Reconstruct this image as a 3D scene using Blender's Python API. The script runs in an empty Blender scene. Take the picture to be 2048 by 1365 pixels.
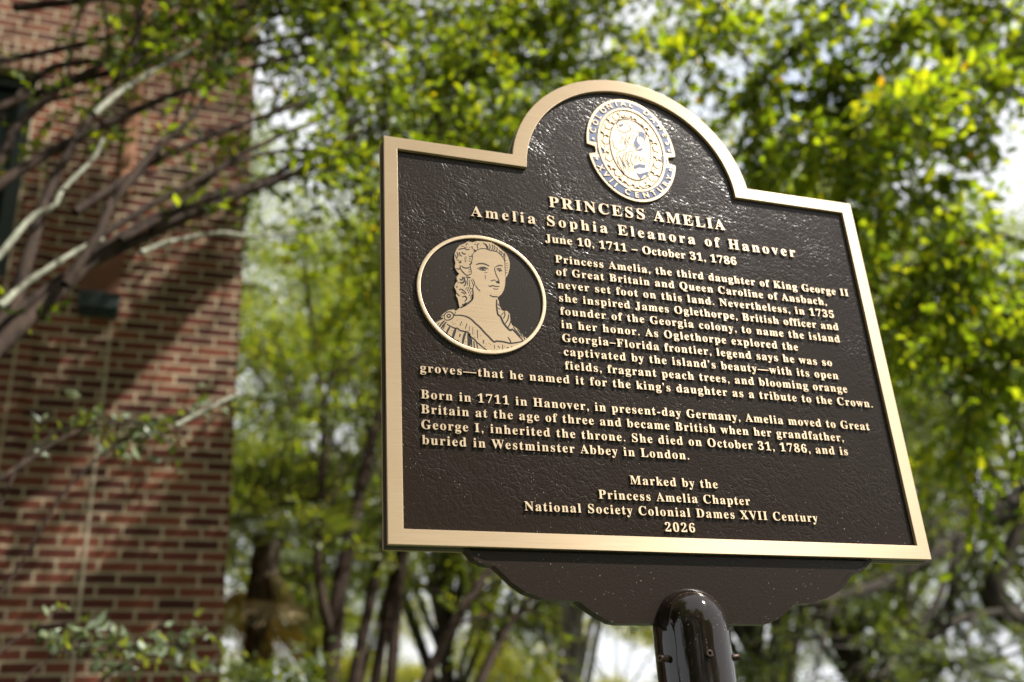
import bpy, bmesh, math, random
import numpy as np
from mathutils import Vector, Matrix

C = bpy.context.collection
SC = bpy.context.scene
R_ = math.radians

# ---------------------------------------------------------------- camera
CAM_LOC = Vector((-0.2723, -1.2094, 1.6))
CAM_RIGHT = Vector((0.94704, -0.31558, -0.05928))
CAM_UP = Vector((-0.08591, -0.42690, 0.90021))
CAM_FWD = Vector((0.30940, 0.84744, 0.43141))
cam = bpy.data.cameras.new('camera')
cam.sensor_width = 36.0
cam.lens = 38.0747
cam.clip_start = 0.05
cam.clip_end = 600.0
cam.dof.use_dof = True
cam.dof.focus_distance = 1.40
cam.dof.aperture_fstop = 3.2
cam_ob = bpy.data.objects.new('camera', cam)
C.objects.link(cam_ob)
cam_ob.matrix_world = Matrix(((CAM_RIGHT.x, CAM_UP.x, -CAM_FWD.x, CAM_LOC.x),
                              (CAM_RIGHT.y, CAM_UP.y, -CAM_FWD.y, CAM_LOC.y),
                              (CAM_RIGHT.z, CAM_UP.z, -CAM_FWD.z, CAM_LOC.z),
                              (0, 0, 0, 1)))
SC.camera = cam_ob
FPX = 2166.0


def at(px, py, y):
    """World point seen at a pixel of the 2048-wide photograph, on the plane a given distance behind the sign."""
    d = CAM_FWD + CAM_RIGHT * ((px - 1024) / FPX) - CAM_UP * ((py - 682.5) / FPX)
    return CAM_LOC + d * ((y - CAM_LOC.y) / d.y)


# ---------------------------------------------------------------- sky, sun, exposure
SUN_DIR = Vector((0.515, -0.35, 0.783)).normalized()
w = bpy.data.worlds.new('World')
SC.world = w
w.use_nodes = True
nt = w.node_tree
bg = nt.nodes['Background']
sky = nt.nodes.new('ShaderNodeTexSky')
sky.sky_type = 'NISHITA'
sky.sun_disc = False
sky.sun_elevation = math.asin(SUN_DIR.z)
sky.sun_rotation = math.atan2(SUN_DIR.x, SUN_DIR.y)
sky.air_density = 1.0
sky.dust_density = 3.0
sky.ozone_density = 1.0
# bright broken cloud over the blue
tcw = nt.nodes.new('ShaderNodeTexCoord')
cn = nt.nodes.new('ShaderNodeTexNoise')
cn.inputs['Scale'].default_value = 2.6
cn.inputs['Detail'].default_value = 7.0
cn.inputs['Roughness'].default_value = 0.6
nt.links.new(tcw.outputs['Generated'], cn.inputs['Vector'])
cr_ = nt.nodes.new('ShaderNodeValToRGB')
cr_.color_ramp.elements[0].position = 0.18
cr_.color_ramp.elements[1].position = 0.42
nt.links.new(cn.outputs[0], cr_.inputs[0])
cmx = nt.nodes.new('ShaderNodeMix')
cmx.data_type = 'RGBA'
nt.links.new(cr_.outputs[0], cmx.inputs['Factor'])
nt.links.new(sky.outputs[0], cmx.inputs['A'])
cmx.inputs['B'].default_value = (4.6, 4.7, 4.85, 1)
nt.links.new(cmx.outputs['Result'], bg.inputs[0])
bg.inputs[1].default_value = 0.105
sun = bpy.data.lights.new('sun', 'SUN')
sun.energy = 4.0
sun.angle = R_(0.53)
sun.color = (1.0, 0.95, 0.87)
sun_ob = bpy.data.objects.new('sun', sun)
C.objects.link(sun_ob)
sun_ob.location = (6, -3, 12)
sun_ob.rotation_euler = SUN_DIR.to_track_quat('Z', 'Y').to_euler()
SC.view_settings.view_transform = 'Standard'
SC.view_settings.look = 'None'
SC.view_settings.exposure = 1.3
SC.view_settings.gamma = 1.0
SC.cycles.use_denoising = True
SC.cycles.max_bounces = 8
SC.cycles.transmission_bounces = 6
SC.cycles.sample_clamp_indirect = 6.0

# ---------------------------------------------------------------- helpers
WORLD = {}


def link(o, parent=None):
    C.objects.link(o)
    if parent is not None:
        o.parent = parent
        o.matrix_parent_inverse = WORLD.get(parent.name, Matrix.Identity(4)).inverted()
    return o


def tag(o, label=None, cat=None, group=None, kind=None):
    for k, v in (('label', label), ('category', cat), ('group', group), ('kind', kind)):
        if v:
            o[k] = v
    return o


def thing(name, loc, label, cat, group=None):
    o = bpy.data.objects.new(name, None)
    o.empty_display_size = 0.1
    C.objects.link(o)
    o.location = loc
    WORLD[o.name] = Matrix.Translation(Vector(loc))
    return tag(o, label, cat, group)


def mesh_np(name, verts, faces, mat, parent=None, smooth=False):
    """verts (N,3), faces: list of (M,k) int arrays."""
    me = bpy.data.meshes.new(name)
    verts = np.asarray(verts, dtype=np.float32)
    me.vertices.add(len(verts))
    me.vertices.foreach_set('co', verts.ravel())
    loops = np.concatenate([np.asarray(f, dtype=np.int32).ravel() for f in faces])
    sizes = np.concatenate([np.full(len(f), np.asarray(f).shape[1], dtype=np.int32) for f in faces])
    starts = np.concatenate([[0], np.cumsum(sizes)[:-1]]).astype(np.int32)
    me.loops.add(len(loops))
    me.loops.foreach_set('vertex_index', loops)
    me.polygons.add(len(sizes))
    me.polygons.foreach_set('loop_start', starts)
    me.polygons.foreach_set('loop_total', sizes)
    if smooth:
        me.polygons.foreach_set('use_smooth', np.ones(len(sizes), dtype=bool))
    me.update(calc_edges=True)
    me.materials.append(mat)
    o = bpy.data.objects.new(name, me)
    return link(o, parent)


def obj_bm(name, bm, mat, parent=None, smooth=False):
    me = bpy.data.meshes.new(name)
    bmesh.ops.recalc_face_normals(bm, faces=bm.faces)
    bm.to_mesh(me)
    bm.free()
    if smooth:
        for p in me.polygons:
            p.use_smooth = True
    me.materials.append(mat)
    return link(bpy.data.objects.new(name, me), parent)


def add_box(bm, x0, x1, y0, y1, z0, z1, bevel=0.0):
    r = bmesh.ops.create_cube(bm, size=1.0)
    for v in r['verts']:
        v.co = Vector(((x0 + x1) / 2 + v.co.x * (x1 - x0), (y0 + y1) / 2 + v.co.y * (y1 - y0), (z0 + z1) / 2 + v.co.z * (z1 - z0)))
    if bevel:
        es = {e for v in r['verts'] for e in v.link_edges}
        bmesh.ops.bevel(bm, geom=list(es), offset=bevel, segments=2, affect='EDGES', profile=0.5)


def add_plate(bm, pts, y_front, y_back, bevel=0.0):
    """Plate whose outline pts [(x,z)] stands parallel to the sign, from y_front to y_back."""
    f = [bm.verts.new((x, y_front, z)) for x, z in pts]
    b = [bm.verts.new((x, y_back, z)) for x, z in pts]
    n = len(pts)
    fe = bm.faces.new(f)
    be = bm.faces.new(b[::-1])
    fe.normal_update()
    be.normal_update()
    for i in range(n):
        bm.faces.new((f[i], b[i], b[(i + 1) % n], f[(i + 1) % n]))
    if bevel:
        es = list(fe.edges)
        bmesh.ops.bevel(bm, geom=es, offset=bevel, segments=2, affect='EDGES', profile=0.6)
    if n > 5:
        big = [q for q in bm.faces if len(q.verts) > 5]
        for q in big:
            q.normal_update()
        bmesh.ops.triangulate(bm, faces=big, quad_method='BEAUTY', ngon_method='EAR_CLIP')
    return None


def add_band(bm, outer, inner, y_front, y_back, bevel=0.0):
    """Closed band between two outlines with the same number of points."""
    n = len(outer)
    of = [bm.verts.new((x, y_front, z)) for x, z in outer]
    nf = [bm.verts.new((x, y_front, z)) for x, z in inner]
    ob = [bm.verts.new((x, y_back, z)) for x, z in outer]
    nb = [bm.verts.new((x, y_back, z)) for x, z in inner]
    edges = []
    for i in range(n):
        j = (i + 1) % n
        fc = bm.faces.new((of[i], of[j], nf[j], nf[i]))
        bm.faces.new((of[i], ob[i], ob[j], of[j]))
        bm.faces.new((nf[i], nf[j], nb[j], nb[i]))
        bm.faces.new((ob[i], nb[i], nb[j], ob[j]))
        for e in fc.edges:
            ks = {v for v in e.verts}
            if ks == {of[i], of[j]} or ks == {nf[i], nf[j]}:
                edges.append(e)
    if bevel:
        bmesh.ops.bevel(bm, geom=edges, offset=bevel, segments=2, affect='EDGES', profile=0.6)


def add_ribbon(bm, pts, width, y, taper=0.5):
    """Flat stroke (x,z) of a given width that narrows to its ends, on the plane y."""
    pts = smooth_path([Vector((p[0], 0, p[1])) for p in pts], 4) if len(pts) > 2 else [Vector((p[0], 0, p[1])) for p in pts]
    n = len(pts)
    left, right = [], []
    for i, p in enumerate(pts):
        a, b = pts[max(i - 1, 0)], pts[min(i + 1, n - 1)]
        d = (b - a)
        if d.length < 1e-9:
            d = Vector((1, 0, 0))
        d.normalize()
        nrm = Vector((-d.z, 0, d.x))
        t = i / max(n - 1, 1)
        wv = width * 0.5 * (taper + (1 - taper) * math.sin(math.pi * min(max(t, 0.03), 0.97)) ** 0.5)
        left.append(bm.verts.new((p.x + nrm.x * wv, y, p.z + nrm.z * wv)))
        right.append(bm.verts.new((p.x - nrm.x * wv, y, p.z - nrm.z * wv)))
    for i in range(n - 1):
        bm.faces.new((left[i], left[i + 1], right[i + 1], right[i]))


def smooth_path(pts, sub):
    """Catmull-Rom through the points."""
    out = []
    n = len(pts)
    for i in range(n - 1):
        p0, p1, p2, p3 = pts[max(i - 1, 0)], pts[i], pts[i + 1], pts[min(i + 2, n - 1)]
        for k in range(sub):
            t = k / sub
            out.append(0.5 * ((2 * p1) + (p2 - p0) * t + (2 * p0 - 5 * p1 + 4 * p2 - p3) * t * t + (3 * p1 - p0 - 3 * p2 + p3) * t ** 3))
    out.append(pts[-1])
    return out


def tube_arrays(pts, radii, sides, seed=0, wob=0.12):
    """A tapered, slightly knobbly limb as (verts, quads)."""
    rng = random.Random(seed)
    n = len(pts)
    V, F = [], []
    ref = Vector((0.31, 0.2, 0.93)).normalized()
    for i, p in enumerate(pts):
        d = (pts[min(i + 1, n - 1)] - pts[max(i - 1, 0)]).normalized()
        u = d.cross(ref)
        if u.length < 0.05:
            u = d.cross(Vector((1, 0, 0)))
        u.normalize()
        v = d.cross(u)
        for k in range(sides):
            a = 2 * math.pi * k / sides
            r = radii[i] * (1 + wob * rng.uniform(-1, 1))
            V.append(p + (u * math.cos(a) + v * math.sin(a)) * r)
    for i in range(n - 1):
        for k in range(sides):
            k2 = (k + 1) % sides
            F.append((i * sides + k, i * sides + k2, (i + 1) * sides + k2, (i + 1) * sides + k))
    tip = len(V)
    V.append(pts[-1])
    T = [((n - 1) * sides + k, (n - 1) * sides + (k + 1) % sides, tip) for k in range(sides)]
    return V, F, T


class Limbs:
    """Collects limbs of one tree into one mesh."""
    def __init__(self):
        self.V, self.Q, self.T = [], [], []

    def limb(self, pts, r0, r1, sides=8, sub=4, seed=0, wob=0.12):
        pts = smooth_path([Vector(p) for p in pts], sub)
        n = len(pts)
        rad = [r0 + (r1 - r0) * (i / (n - 1)) for i in range(n)]
        V, F, T = tube_arrays(pts, rad, sides, seed, wob)
        o = len(self.V)
        self.V += [tuple(v) for v in V]
        self.Q += [tuple(i + o for i in f) for f in F]
        self.T += [tuple(i + o for i in f) for f in T]
        return pts

    def build(self, name, mat, parent):
        fs = []
        if self.Q:
            fs.append(np.array(self.Q))
        if self.T:
            fs.append(np.array(self.T))
        return mesh_np(name, np.array(self.V), fs, mat, parent, smooth=True)


def unit(a):
    return a / np.maximum(np.linalg.norm(a, axis=1, keepdims=True), 1e-9)


def leaf_mesh(name, base, axis, length, mat, parent, rng, ratio=0.5, oval=False, fold=0.25):
    """One small folded leaf per row of base, as one crown mesh."""
    n = len(base)
    base = np.asarray(base, dtype=np.float64)
    axis = unit(np.asarray(axis, dtype=np.float64))
    side = unit(np.cross(axis, rng.normal(size=(n, 3))))
    up = np.cross(side, axis)
    L = np.asarray(length).reshape(-1, 1) * np.ones((n, 1))
    W = L * ratio * 0.5 * rng.uniform(0.8, 1.15, size=(n, 1))
    curl = L * rng.uniform(-0.12, 0.2, size=(n, 1))
    tip = base + axis * L - up * curl
    if not oval:
        l = base + axis * L * 0.45 + side * W + up * W * fold
        r = base + axis * L * 0.45 - side * W + up * W * fold
        V = np.stack([base, r, tip, l], axis=1).reshape(-1, 3)
        i = np.arange(n)[:, None] * 4
        return mesh_np(name, V, [np.concatenate([i + [0, 1, 2], i + [0, 2, 3]])], mat, parent)
    l1 = base + axis * L * 0.28 + side * W * 0.86 + up * W * fold
    l2 = base + axis * L * 0.68 + side * W * 0.86 + up * W * fold - up * curl * 0.4
    r1 = base + axis * L * 0.28 - side * W * 0.86 + up * W * fold
    r2 = base + axis * L * 0.68 - side * W * 0.86 + up * W * fold - up * curl * 0.4
    V = np.stack([base, r1, r2, tip, l2, l1], axis=1).reshape(-1, 3)
    i = np.arange(n)[:, None] * 6
    return mesh_np(name, V, [np.concatenate([i + [0, 1, 2, 3], i + [0, 3, 4, 5]])], mat, parent)


def twig_sprays(starts, dirs, lens, rng, step=0.03, droop=0.25):
    """Leafy twigs: returns leaf bases, leaf axes and the thin twig segments."""
    starts = np.asarray(starts, dtype=np.float64)
    dirs = unit(np.asarray(dirs, dtype=np.float64))
    lens = np.asarray(lens, dtype=np.float64)
    B, A, S0, S1 = [], [], [], []
    for s, d, l in zip(starts, dirs, lens):
        k = max(int(l / step), 3)
        t = np.linspace(0.08, 1.0, k)[:, None]
        bend = rng.normal(size=3) * 0.15
        bend[2] -= droop
        p = s + d * l * t + bend * l * (t ** 2)
        tan = unit(d * l + 2 * bend * l * t)
        sd = unit(np.cross(tan, rng.normal(size=(k, 3))))
        sgn = np.where(np.arange(k) % 2 == 0, 1.0, -1.0)[:, None]
        ax = unit(tan * 0.7 + sd * sgn * 0.9 + rng.normal(size=(k, 3)) * 0.25)
        ax[:, 2] -= 0.15
        B.append(p)
        A.append(ax)
        q = np.vstack([s[None, :], p[k // 2:k // 2 + 1], p[-1:]])
        S0.append(q[:-1])
        S1.append(q[1:])
    return np.vstack(B), np.vstack(A), np.vstack(S0), np.vstack(S1)


def twig_mesh(name, S0, S1, r, mat, parent):
    d = unit(S1 - S0)
    ref = np.tile([0.3, 0.2, 0.93], (len(d), 1))
    u = unit(np.cross(d, ref))
    v = np.cross(d, u)
    V = []
    for k in range(3):
        a = 2 * math.pi * k / 3
        o = u * math.cos(a) + v * math.sin(a)
        V += [S0 + o * r, S1 + o * r * 0.7]
    V = np.stack(V, axis=1).reshape(-1, 3)
    i = np.arange(len(d))[:, None] * 6
    F = np.concatenate([i + [0, 2, 3, 1], i + [2, 4, 5, 3], i + [4, 0, 1, 5]])
    return mesh_np(name, V, [F], mat, parent)


# ---------------------------------------------------------------- materials
def new_mat(name):
    m = bpy.data.materials.new(name)
    m.use_nodes = True
    t = m.node_tree
    return m, t, t.nodes['Principled BSDF']


def node(t, kind, **kw):
    n = t.nodes.new(kind)
    for k, v in kw.items():
        setattr(n, k, v)
    return n


def ramp(t, fac, stops):
    r = node(t, 'ShaderNodeValToRGB')
    els = r.color_ramp.elements
    while len(els) < len(stops):
        els.new(0.5)
    for e, (p, c) in zip(els, stops):
        e.position = p
        e.color = (c[0], c[1], c[2], 1)
    t.links.new(fac, r.inputs[0])
    return r


def mapping(t, scale, src='Object'):
    tc = node(t, 'ShaderNodeTexCoord')
    mp = node(t, 'ShaderNodeMapping')
    mp.inputs['Scale'].default_value = scale
    t.links.new(tc.outputs[src], mp.inputs[0])
    return mp


def math_node(t, op, a, b=None):
    n = node(t, 'ShaderNodeMath', operation=op)
    for i, v in enumerate((a, b)):
        if v is None:
            continue
        if hasattr(v, 'links'):
            t.links.new(v, n.inputs[i])
        else:
            n.inputs[i].default_value = v
    return n.outputs[0]


def mat_bronze():
    m, t, p = new_mat('brushed_bronze')
    mp = mapping(t, (12, 12, 900))
    n = node(t, 'ShaderNodeTexNoise')
    n.inputs['Scale'].default_value = 1.0
    n.inputs['Detail'].default_value = 3.0
    t.links.new(mp.outputs[0], n.inputs['Vector'])
    mp2 = mapping(t, (9, 9, 14))
    n2 = node(t, 'ShaderNodeTexNoise')
    n2.inputs['Scale'].default_value = 1.0
    n2.inputs['Detail'].default_value = 4.0
    t.links.new(mp2.outputs[0], n2.inputs['Vector'])
    mixv = math_node(t, 'ADD', math_node(t, 'MULTIPLY', n.outputs[0], 0.7), math_node(t, 'MULTIPLY', n2.outputs[0], 0.3))
    cr = ramp(t, mixv, [(0.3, (0.43, 0.31, 0.19)), (0.7, (0.52, 0.395, 0.26))])
    t.links.new(cr.outputs[0], p.inputs['Base Color'])
    p.inputs['Metallic'].default_value = 0.32
    p.inputs['Specular IOR Level'].default_value = 0.5
    p.inputs['Roughness'].default_value = 0.50
    p.inputs['Anisotropic'].default_value = 0.88
    tn = node(t, 'ShaderNodeCombineXYZ')
    tn.inputs[2].default_value = 1.0
    t.links.new(tn.outputs[0], p.inputs['Tangent'])
    b = node(t, 'ShaderNodeBump')
    b.inputs['Strength'].default_value = 0.12
    b.inputs['Distance'].default_value = 0.0004
    t.links.new(n.outputs[0], b.inputs['Height'])
    t.links.new(b.outputs[0], p.inputs['Normal'])
    return m


def mat_letter():
    m, t, p = new_mat('cast_bronze')
    mp = mapping(t, (150, 150, 150))
    n = node(t, 'ShaderNodeTexNoise')
    n.inputs['Detail'].default_value = 3.0
    n.inputs['Scale'].default_value = 1.0
    t.links.new(mp.outputs[0], n.inputs['Vector'])
    cr = ramp(t, n.outputs[0], [(0.3, (0.45, 0.34, 0.22)), (0.7, (0.54, 0.425, 0.295))])
    t.links.new(cr.outputs[0], p.inputs['Base Color'])
    p.inputs['Metallic'].default_value = 0.5
    p.inputs['Roughness'].default_value = 0.48
    p.inputs['Anisotropic'].default_value = 0.6
    tn = node(t, 'ShaderNodeCombineXYZ')
    tn.inputs[2].default_value = 1.0
    t.links.new(tn.outputs[0], p.inputs['Tangent'])
    return m


def mat_leather_panel():
    """Dark brown paint over a leather-grained casting."""
    m, t, p = new_mat('grained_dark_paint')
    p.inputs['Base Color'].default_value = (0.019, 0.0125, 0.009, 1)
    p.inputs['Roughness'].default_value = 0.26
    p.inputs['Specular IOR Level'].default_value = 0.20
    warp_m = mapping(t, (26, 26, 26))
    warp = node(t, 'ShaderNodeTexNoise')
    warp.inputs['Scale'].default_value = 1.0
    warp.inputs['Detail'].default_value = 3.0
    t.links.new(warp_m.outputs[0], warp.inputs['Vector'])
    hs = []
    for sc, amp, wgt in ((75, 2.8, 1.0), (150, 3.6, 0.8)):
        mp = mapping(t, (sc, sc, sc))
        add = node(t, 'ShaderNodeVectorMath', operation='MULTIPLY_ADD')
        t.links.new(warp.outputs['Color'], add.inputs[0])
        add.inputs[1].default_value = (amp, amp, amp)
        t.links.new(mp.outputs[0], add.inputs[2])
        v = node(t, 'ShaderNodeTexVoronoi', feature='DISTANCE_TO_EDGE')
        v.inputs['Scale'].default_value = 1.0
        t.links.new(add.outputs[0], v.inputs['Vector'])
        r = ramp(t, v.outputs['Distance'], [(0.0, (0, 0, 0)), (0.16, (1, 1, 1))])
        hs.append(math_node(t, 'MULTIPLY', r.outputs[0], wgt))
    big_m = mapping(t, (14, 14, 14))
    big = node(t, 'ShaderNodeTexNoise')
    big.inputs['Scale'].default_value = 1.0
    big.inputs['Detail'].default_value = 2.0
    t.links.new(big_m.outputs[0], big.inputs['Vector'])
    msk = ramp(t, big.outputs[0], [(0.35, (0.25, 0.25, 0.25)), (0.62, (1, 1, 1))])
    h = math_node(t, 'MULTIPLY', math_node(t, 'ADD', hs[0], hs[1]), msk.outputs[0])
    fine_m = mapping(t, (420, 420, 420))
    fine = node(t, 'ShaderNodeTexNoise')
    fine.inputs['Scale'].default_value = 1.0
    fine.inputs['Detail'].default_value = 2.0
    t.links.new(fine_m.outputs[0], fine.inputs['Vector'])
    h = math_node(t, 'ADD', h, math_node(t, 'MULTIPLY', fine.outputs[0], 0.9))
    b = node(t, 'ShaderNodeBump')
    b.inputs['Strength'].default_value = 0.33
    b.inputs['Distance'].default_value = 0.0006
    t.links.new(h, b.inputs['Height'])
    t.links.new(b.outputs[0], p.inputs['Normal'])
    return m


def mat_paint(name, col, rough, bump_scale=300, bump=0.15, spec=0.5):
    m, t, p = new_mat(name)
    p.inputs['Base Color'].default_value = (*col, 1)
    p.inputs['Roughness'].default_value = rough
    p.inputs['Specular IOR Level'].default_value = spec
    mp = mapping(t, (bump_scale,) * 3)
    n = node(t, 'ShaderNodeTexNoise')
    n.inputs['Scale'].default_value = 1.0
    n.inputs['Detail'].default_value = 3.0
    t.links.new(mp.outputs[0], n.inputs['Vector'])
    b = node(t, 'ShaderNodeBump')
    b.inputs['Strength'].default_value = bump
    b.inputs['Distance'].default_value = 0.0006
    t.links.new(n.outputs[0], b.inputs['Height'])
    t.links.new(b.outputs[0], p.inputs['Normal'])
    return m


def mat_brick(name, width=0.2117, offset=0.5, shift=0.0):
    m, t, p = new_mat(name)
    geo = node(t, 'ShaderNodeNewGeometry')
    sep = node(t, 'ShaderNodeSeparateXYZ')
    t.links.new(geo.outputs['Position'], sep.inputs[0])
    xy = math_node(t, 'ADD', math_node(t, 'ADD', sep.outputs[0], sep.outputs[1]), 20.0 + shift)
    cb = node(t, 'ShaderNodeCombineXYZ')
    t.links.new(xy, cb.inputs[0])
    t.links.new(sep.outputs[2], cb.inputs[1])
    nz = node(t, 'ShaderNodeTexNoise')
    nz.inputs['Scale'].default_value = 25.0
    t.links.new(cb.outputs[0], nz.inputs['Vector'])
    wob = node(t, 'ShaderNodeVectorMath', operation='MULTIPLY_ADD')
    t.links.new(nz.outputs['Color'], wob.inputs[0])
    wob.inputs[1].default_value = (0.006, 0.004, 0)
    t.links.new(cb.outputs[0], wob.inputs[2])
    bt = node(t, 'ShaderNodeTexBrick')
    bt.offset = offset
    bt.inputs['Scale'].default_value = 1.0
    bt.inputs['Brick Width'].default_value = width
    bt.inputs['Row Height'].default_value = 0.0667
    bt.inputs['Mortar Size'].default_value = 0.0078
    bt.inputs['Mortar Smooth'].default_value = 0.15
    bt.inputs['Color1'].default_value = (0, 0, 0, 1)
    bt.inputs['Color2'].default_value = (1, 1, 1, 1)
    bt.inputs['Mortar'].default_value = (0.5, 0.5, 0.5, 1)
    t.links.new(wob.outputs[0], bt.inputs['Vector'])
    cr = ramp(t, bt.outputs['Color'], [(0.0, (0.064, 0.021, 0.016)), (0.3, (0.098, 0.028, 0.019)), (0.65, (0.138, 0.039, 0.025)), (1.0, (0.205, 0.064, 0.036))])
    n2 = node(t, 'ShaderNodeTexNoise')
    n2.inputs['Scale'].default_value = 60.0
    n2.inputs['Detail'].default_value = 4.0
    t.links.new(geo.outputs['Position'], n2.inputs['Vector'])
    v2 = ramp(t, n2.outputs[0], [(0.3, (0.75, 0.75, 0.75)), (0.7, (1.15, 1.15, 1.15))])
    mul = node(t, 'ShaderNodeMix', data_type='RGBA', blend_type='MULTIPLY')
    mul.inputs['Factor'].default_value = 1.0
    t.links.new(cr.outputs[0], mul.inputs['A'])
    t.links.new(v2.outputs[0], mul.inputs['B'])
    mix = node(t, 'ShaderNodeMix', data_type='RGBA')
    t.links.new(bt.outputs['Fac'], mix.inputs['Factor'])
    t.links.new(mul.outputs['Result'], mix.inputs['A'])
    mix.inputs['B'].default_value = (0.40, 0.335, 0.23, 1)
    n3 = node(t, 'ShaderNodeTexNoise')
    n3.inputs['Scale'].default_value = 1.7
    n3.inputs['Detail'].default_value = 6.0
    n3.inputs['Roughness'].default_value = 0.65
    t.links.new(geo.outputs['Position'], n3.inputs['Vector'])
    st = ramp(t, n3.outputs[0], [(0.35, (0.70, 0.66, 0.62)), (0.6, (1.06, 1.06, 1.06))])
    stm = node(t, 'ShaderNodeMix', data_type='RGBA', blend_type='MULTIPLY')
    stm.inputs['Factor'].default_value = 1.0
    t.links.new(mix.outputs['Result'], stm.inputs['A'])
    t.links.new(st.outputs[0], stm.inputs['B'])
    t.links.new(stm.outputs['Result'], p.inputs['Base Color'])
    p.inputs['Roughness'].default_value = 0.85
    p.inputs['Specular IOR Level'].default_value = 0.2
    inv = math_node(t, 'SUBTRACT', 1.0, bt.outputs['Fac'])
    b = node(t, 'ShaderNodeBump')
    b.inputs['Strength'].default_value = 0.5
    b.inputs['Distance'].default_value = 0.006
    t.links.new(math_node(t, 'ADD', inv, math_node(t, 'MULTIPLY', n2.outputs[0], 0.4)), b.inputs['Height'])
    t.links.new(b.outputs[0], p.inputs['Normal'])
    return m


def mat_leaf(name, stops, trans=0.5, gloss=0.06):
    """Thin leaves: reflect, let light through, a little sheen; hue varies leaf by leaf."""
    m = bpy.data.materials.new(name)
    m.use_nodes = True
    t = m.node_tree
    t.nodes.remove(t.nodes['Principled BSDF'])
    out = t.nodes['Material Output']
    geo = node(t, 'ShaderNodeNewGeometry')
    cr = ramp(t, geo.outputs['Random Per Island'], stops)
    dif = node(t, 'ShaderNodeBsdfDiffuse')
    t.links.new(cr.outputs[0], dif.inputs[0])
    tr = node(t, 'ShaderNodeBsdfTranslucent')
    br = node(t, 'ShaderNodeMix', data_type='RGBA', blend_type='MULTIPLY')
    br.inputs['Factor'].default_value = 1.0
    t.links.new(cr.outputs[0], br.inputs['A'])
    br.inputs['B'].default_value = (3.3, 2.75, 0.5, 1)
    t.links.new(br.outputs['Result'], tr.inputs[0])
    mx = node(t, 'ShaderNodeMixShader')
    mx.inputs[0].default_value = trans
    t.links.new(dif.outputs[0], mx.inputs[1])
    t.links.new(tr.outputs[0], mx.inputs[2])
    gl = node(t, 'ShaderNodeBsdfGlossy')
    gl.inputs['Roughness'].default_value = 0.5
    gl.inputs[0].default_value = (0.9, 0.95, 0.9, 1)
    m2 = node(t, 'ShaderNodeMixShader')
    m2.inputs[0].default_value = gloss
    t.links.new(mx.outputs[0], m2.inputs[1])
    t.links.new(gl.outputs[0], m2.inputs[2])
    t.links.new(m2.outputs[0], out.inputs[0])
    return m


def mat_bark(name, dark, light, scale=14):
    m, t, p = new_mat(name)
    mp = mapping(t, (scale, scale, scale * 0.35))
    n = node(t, 'ShaderNodeTexNoise')
    n.inputs['Scale'].default_value = 1.0
    n.inputs['Detail'].default_value = 6.0
    n.inputs['Roughness'].default_value = 0.65
    t.links.new(mp.outputs[0], n.inputs['Vector'])
    cr = ramp(t, n.outputs[0], [(0.36, dark), (0.66, light)])
    t.links.new(cr.outputs[0], p.inputs['Base Color'])
    p.inputs['Roughness'].default_value = 0.85
    p.inputs['Specular IOR Level'].default_value = 0.2
    b = node(t, 'ShaderNodeBump')
    b.inputs['Strength'].default_value = 0.6
    b.inputs['Distance'].default_value = 0.01
    t.links.new(n.outputs[0], b.inputs['Height'])
    t.links.new(b.outputs[0], p.inputs['Normal'])
    return m


M_BRONZE = mat_bronze()
M_LETTER = mat_letter()
M_PANEL = mat_leather_panel()
M_DARK = mat_paint('dark_brown_paint', (0.019, 0.0125, 0.009), 0.30, 320, 0.45, 0.25)
M_GLOSS = mat_paint('glossy_brown_enamel', (0.012, 0.008, 0.006), 0.06, 26, 0.5, 0.55)
M_SMOOTH = mat_paint('smooth_brown_ground', (0.020, 0.014, 0.010), 0.28, 500, 0.25, 0.25)
M_INK = mat_paint('dark_engraving', (0.012, 0.009, 0.007), 0.6, 300, 0.0, 0.2)
M_BLUE = mat_paint('blue_enamel', (0.036, 0.070, 0.185), 0.35, 300, 0.1)
_t = M_GLOSS.node_tree
for _n in _t.nodes:
    if _n.type == 'MAPPING':
        _n.inputs['Scale'].default_value = (34, 34, 9)
    if _n.type == 'BUMP':
        _n.inputs['Distance'].default_value = 0.0035
        _n.inputs['Strength'].default_value = 0.5
def add_dust(m, scale=330, radius=0.16):
    """A scatter of tiny pale specks of dust and pollen."""
    t = m.node_tree
    p = t.nodes['Principled BSDF']
    mp = mapping(t, (scale,) * 3)
    v = node(t, 'ShaderNodeTexVoronoi')
    v.inputs['Scale'].default_value = 1.0
    t.links.new(mp.outputs[0], v.inputs['Vector'])
    dot = math_node(t, 'LESS_THAN', v.outputs['Distance'], radius)
    sx = node(t, 'ShaderNodeSeparateColor')
    t.links.new(v.outputs['Color'], sx.inputs[0])
    pick = math_node(t, 'GREATER_THAN', sx.outputs[0], 0.86)
    mp2 = mapping(t, (16, 16, 16))
    n = node(t, 'ShaderNodeTexNoise')
    n.inputs['Scale'].default_value = 1.0
    t.links.new(mp2.outputs[0], n.inputs['Vector'])
    patch = ramp(t, n.outputs[0], [(0.42, (0, 0, 0)), (0.62, (1, 1, 1))])
    f = math_node(t, 'MULTIPLY', math_node(t, 'MULTIPLY', dot, pick), patch.outputs[0])
    mix = node(t, 'ShaderNodeMix', data_type='RGBA')
    t.links.new(f, mix.inputs['Factor'])
    mix.inputs['A'].default_value = p.inputs['Base Color'].default_value
    mix.inputs['B'].default_value = (0.42, 0.39, 0.33, 1)
    t.links.new(mix.outputs['Result'], p.inputs['Base Color'])


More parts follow.
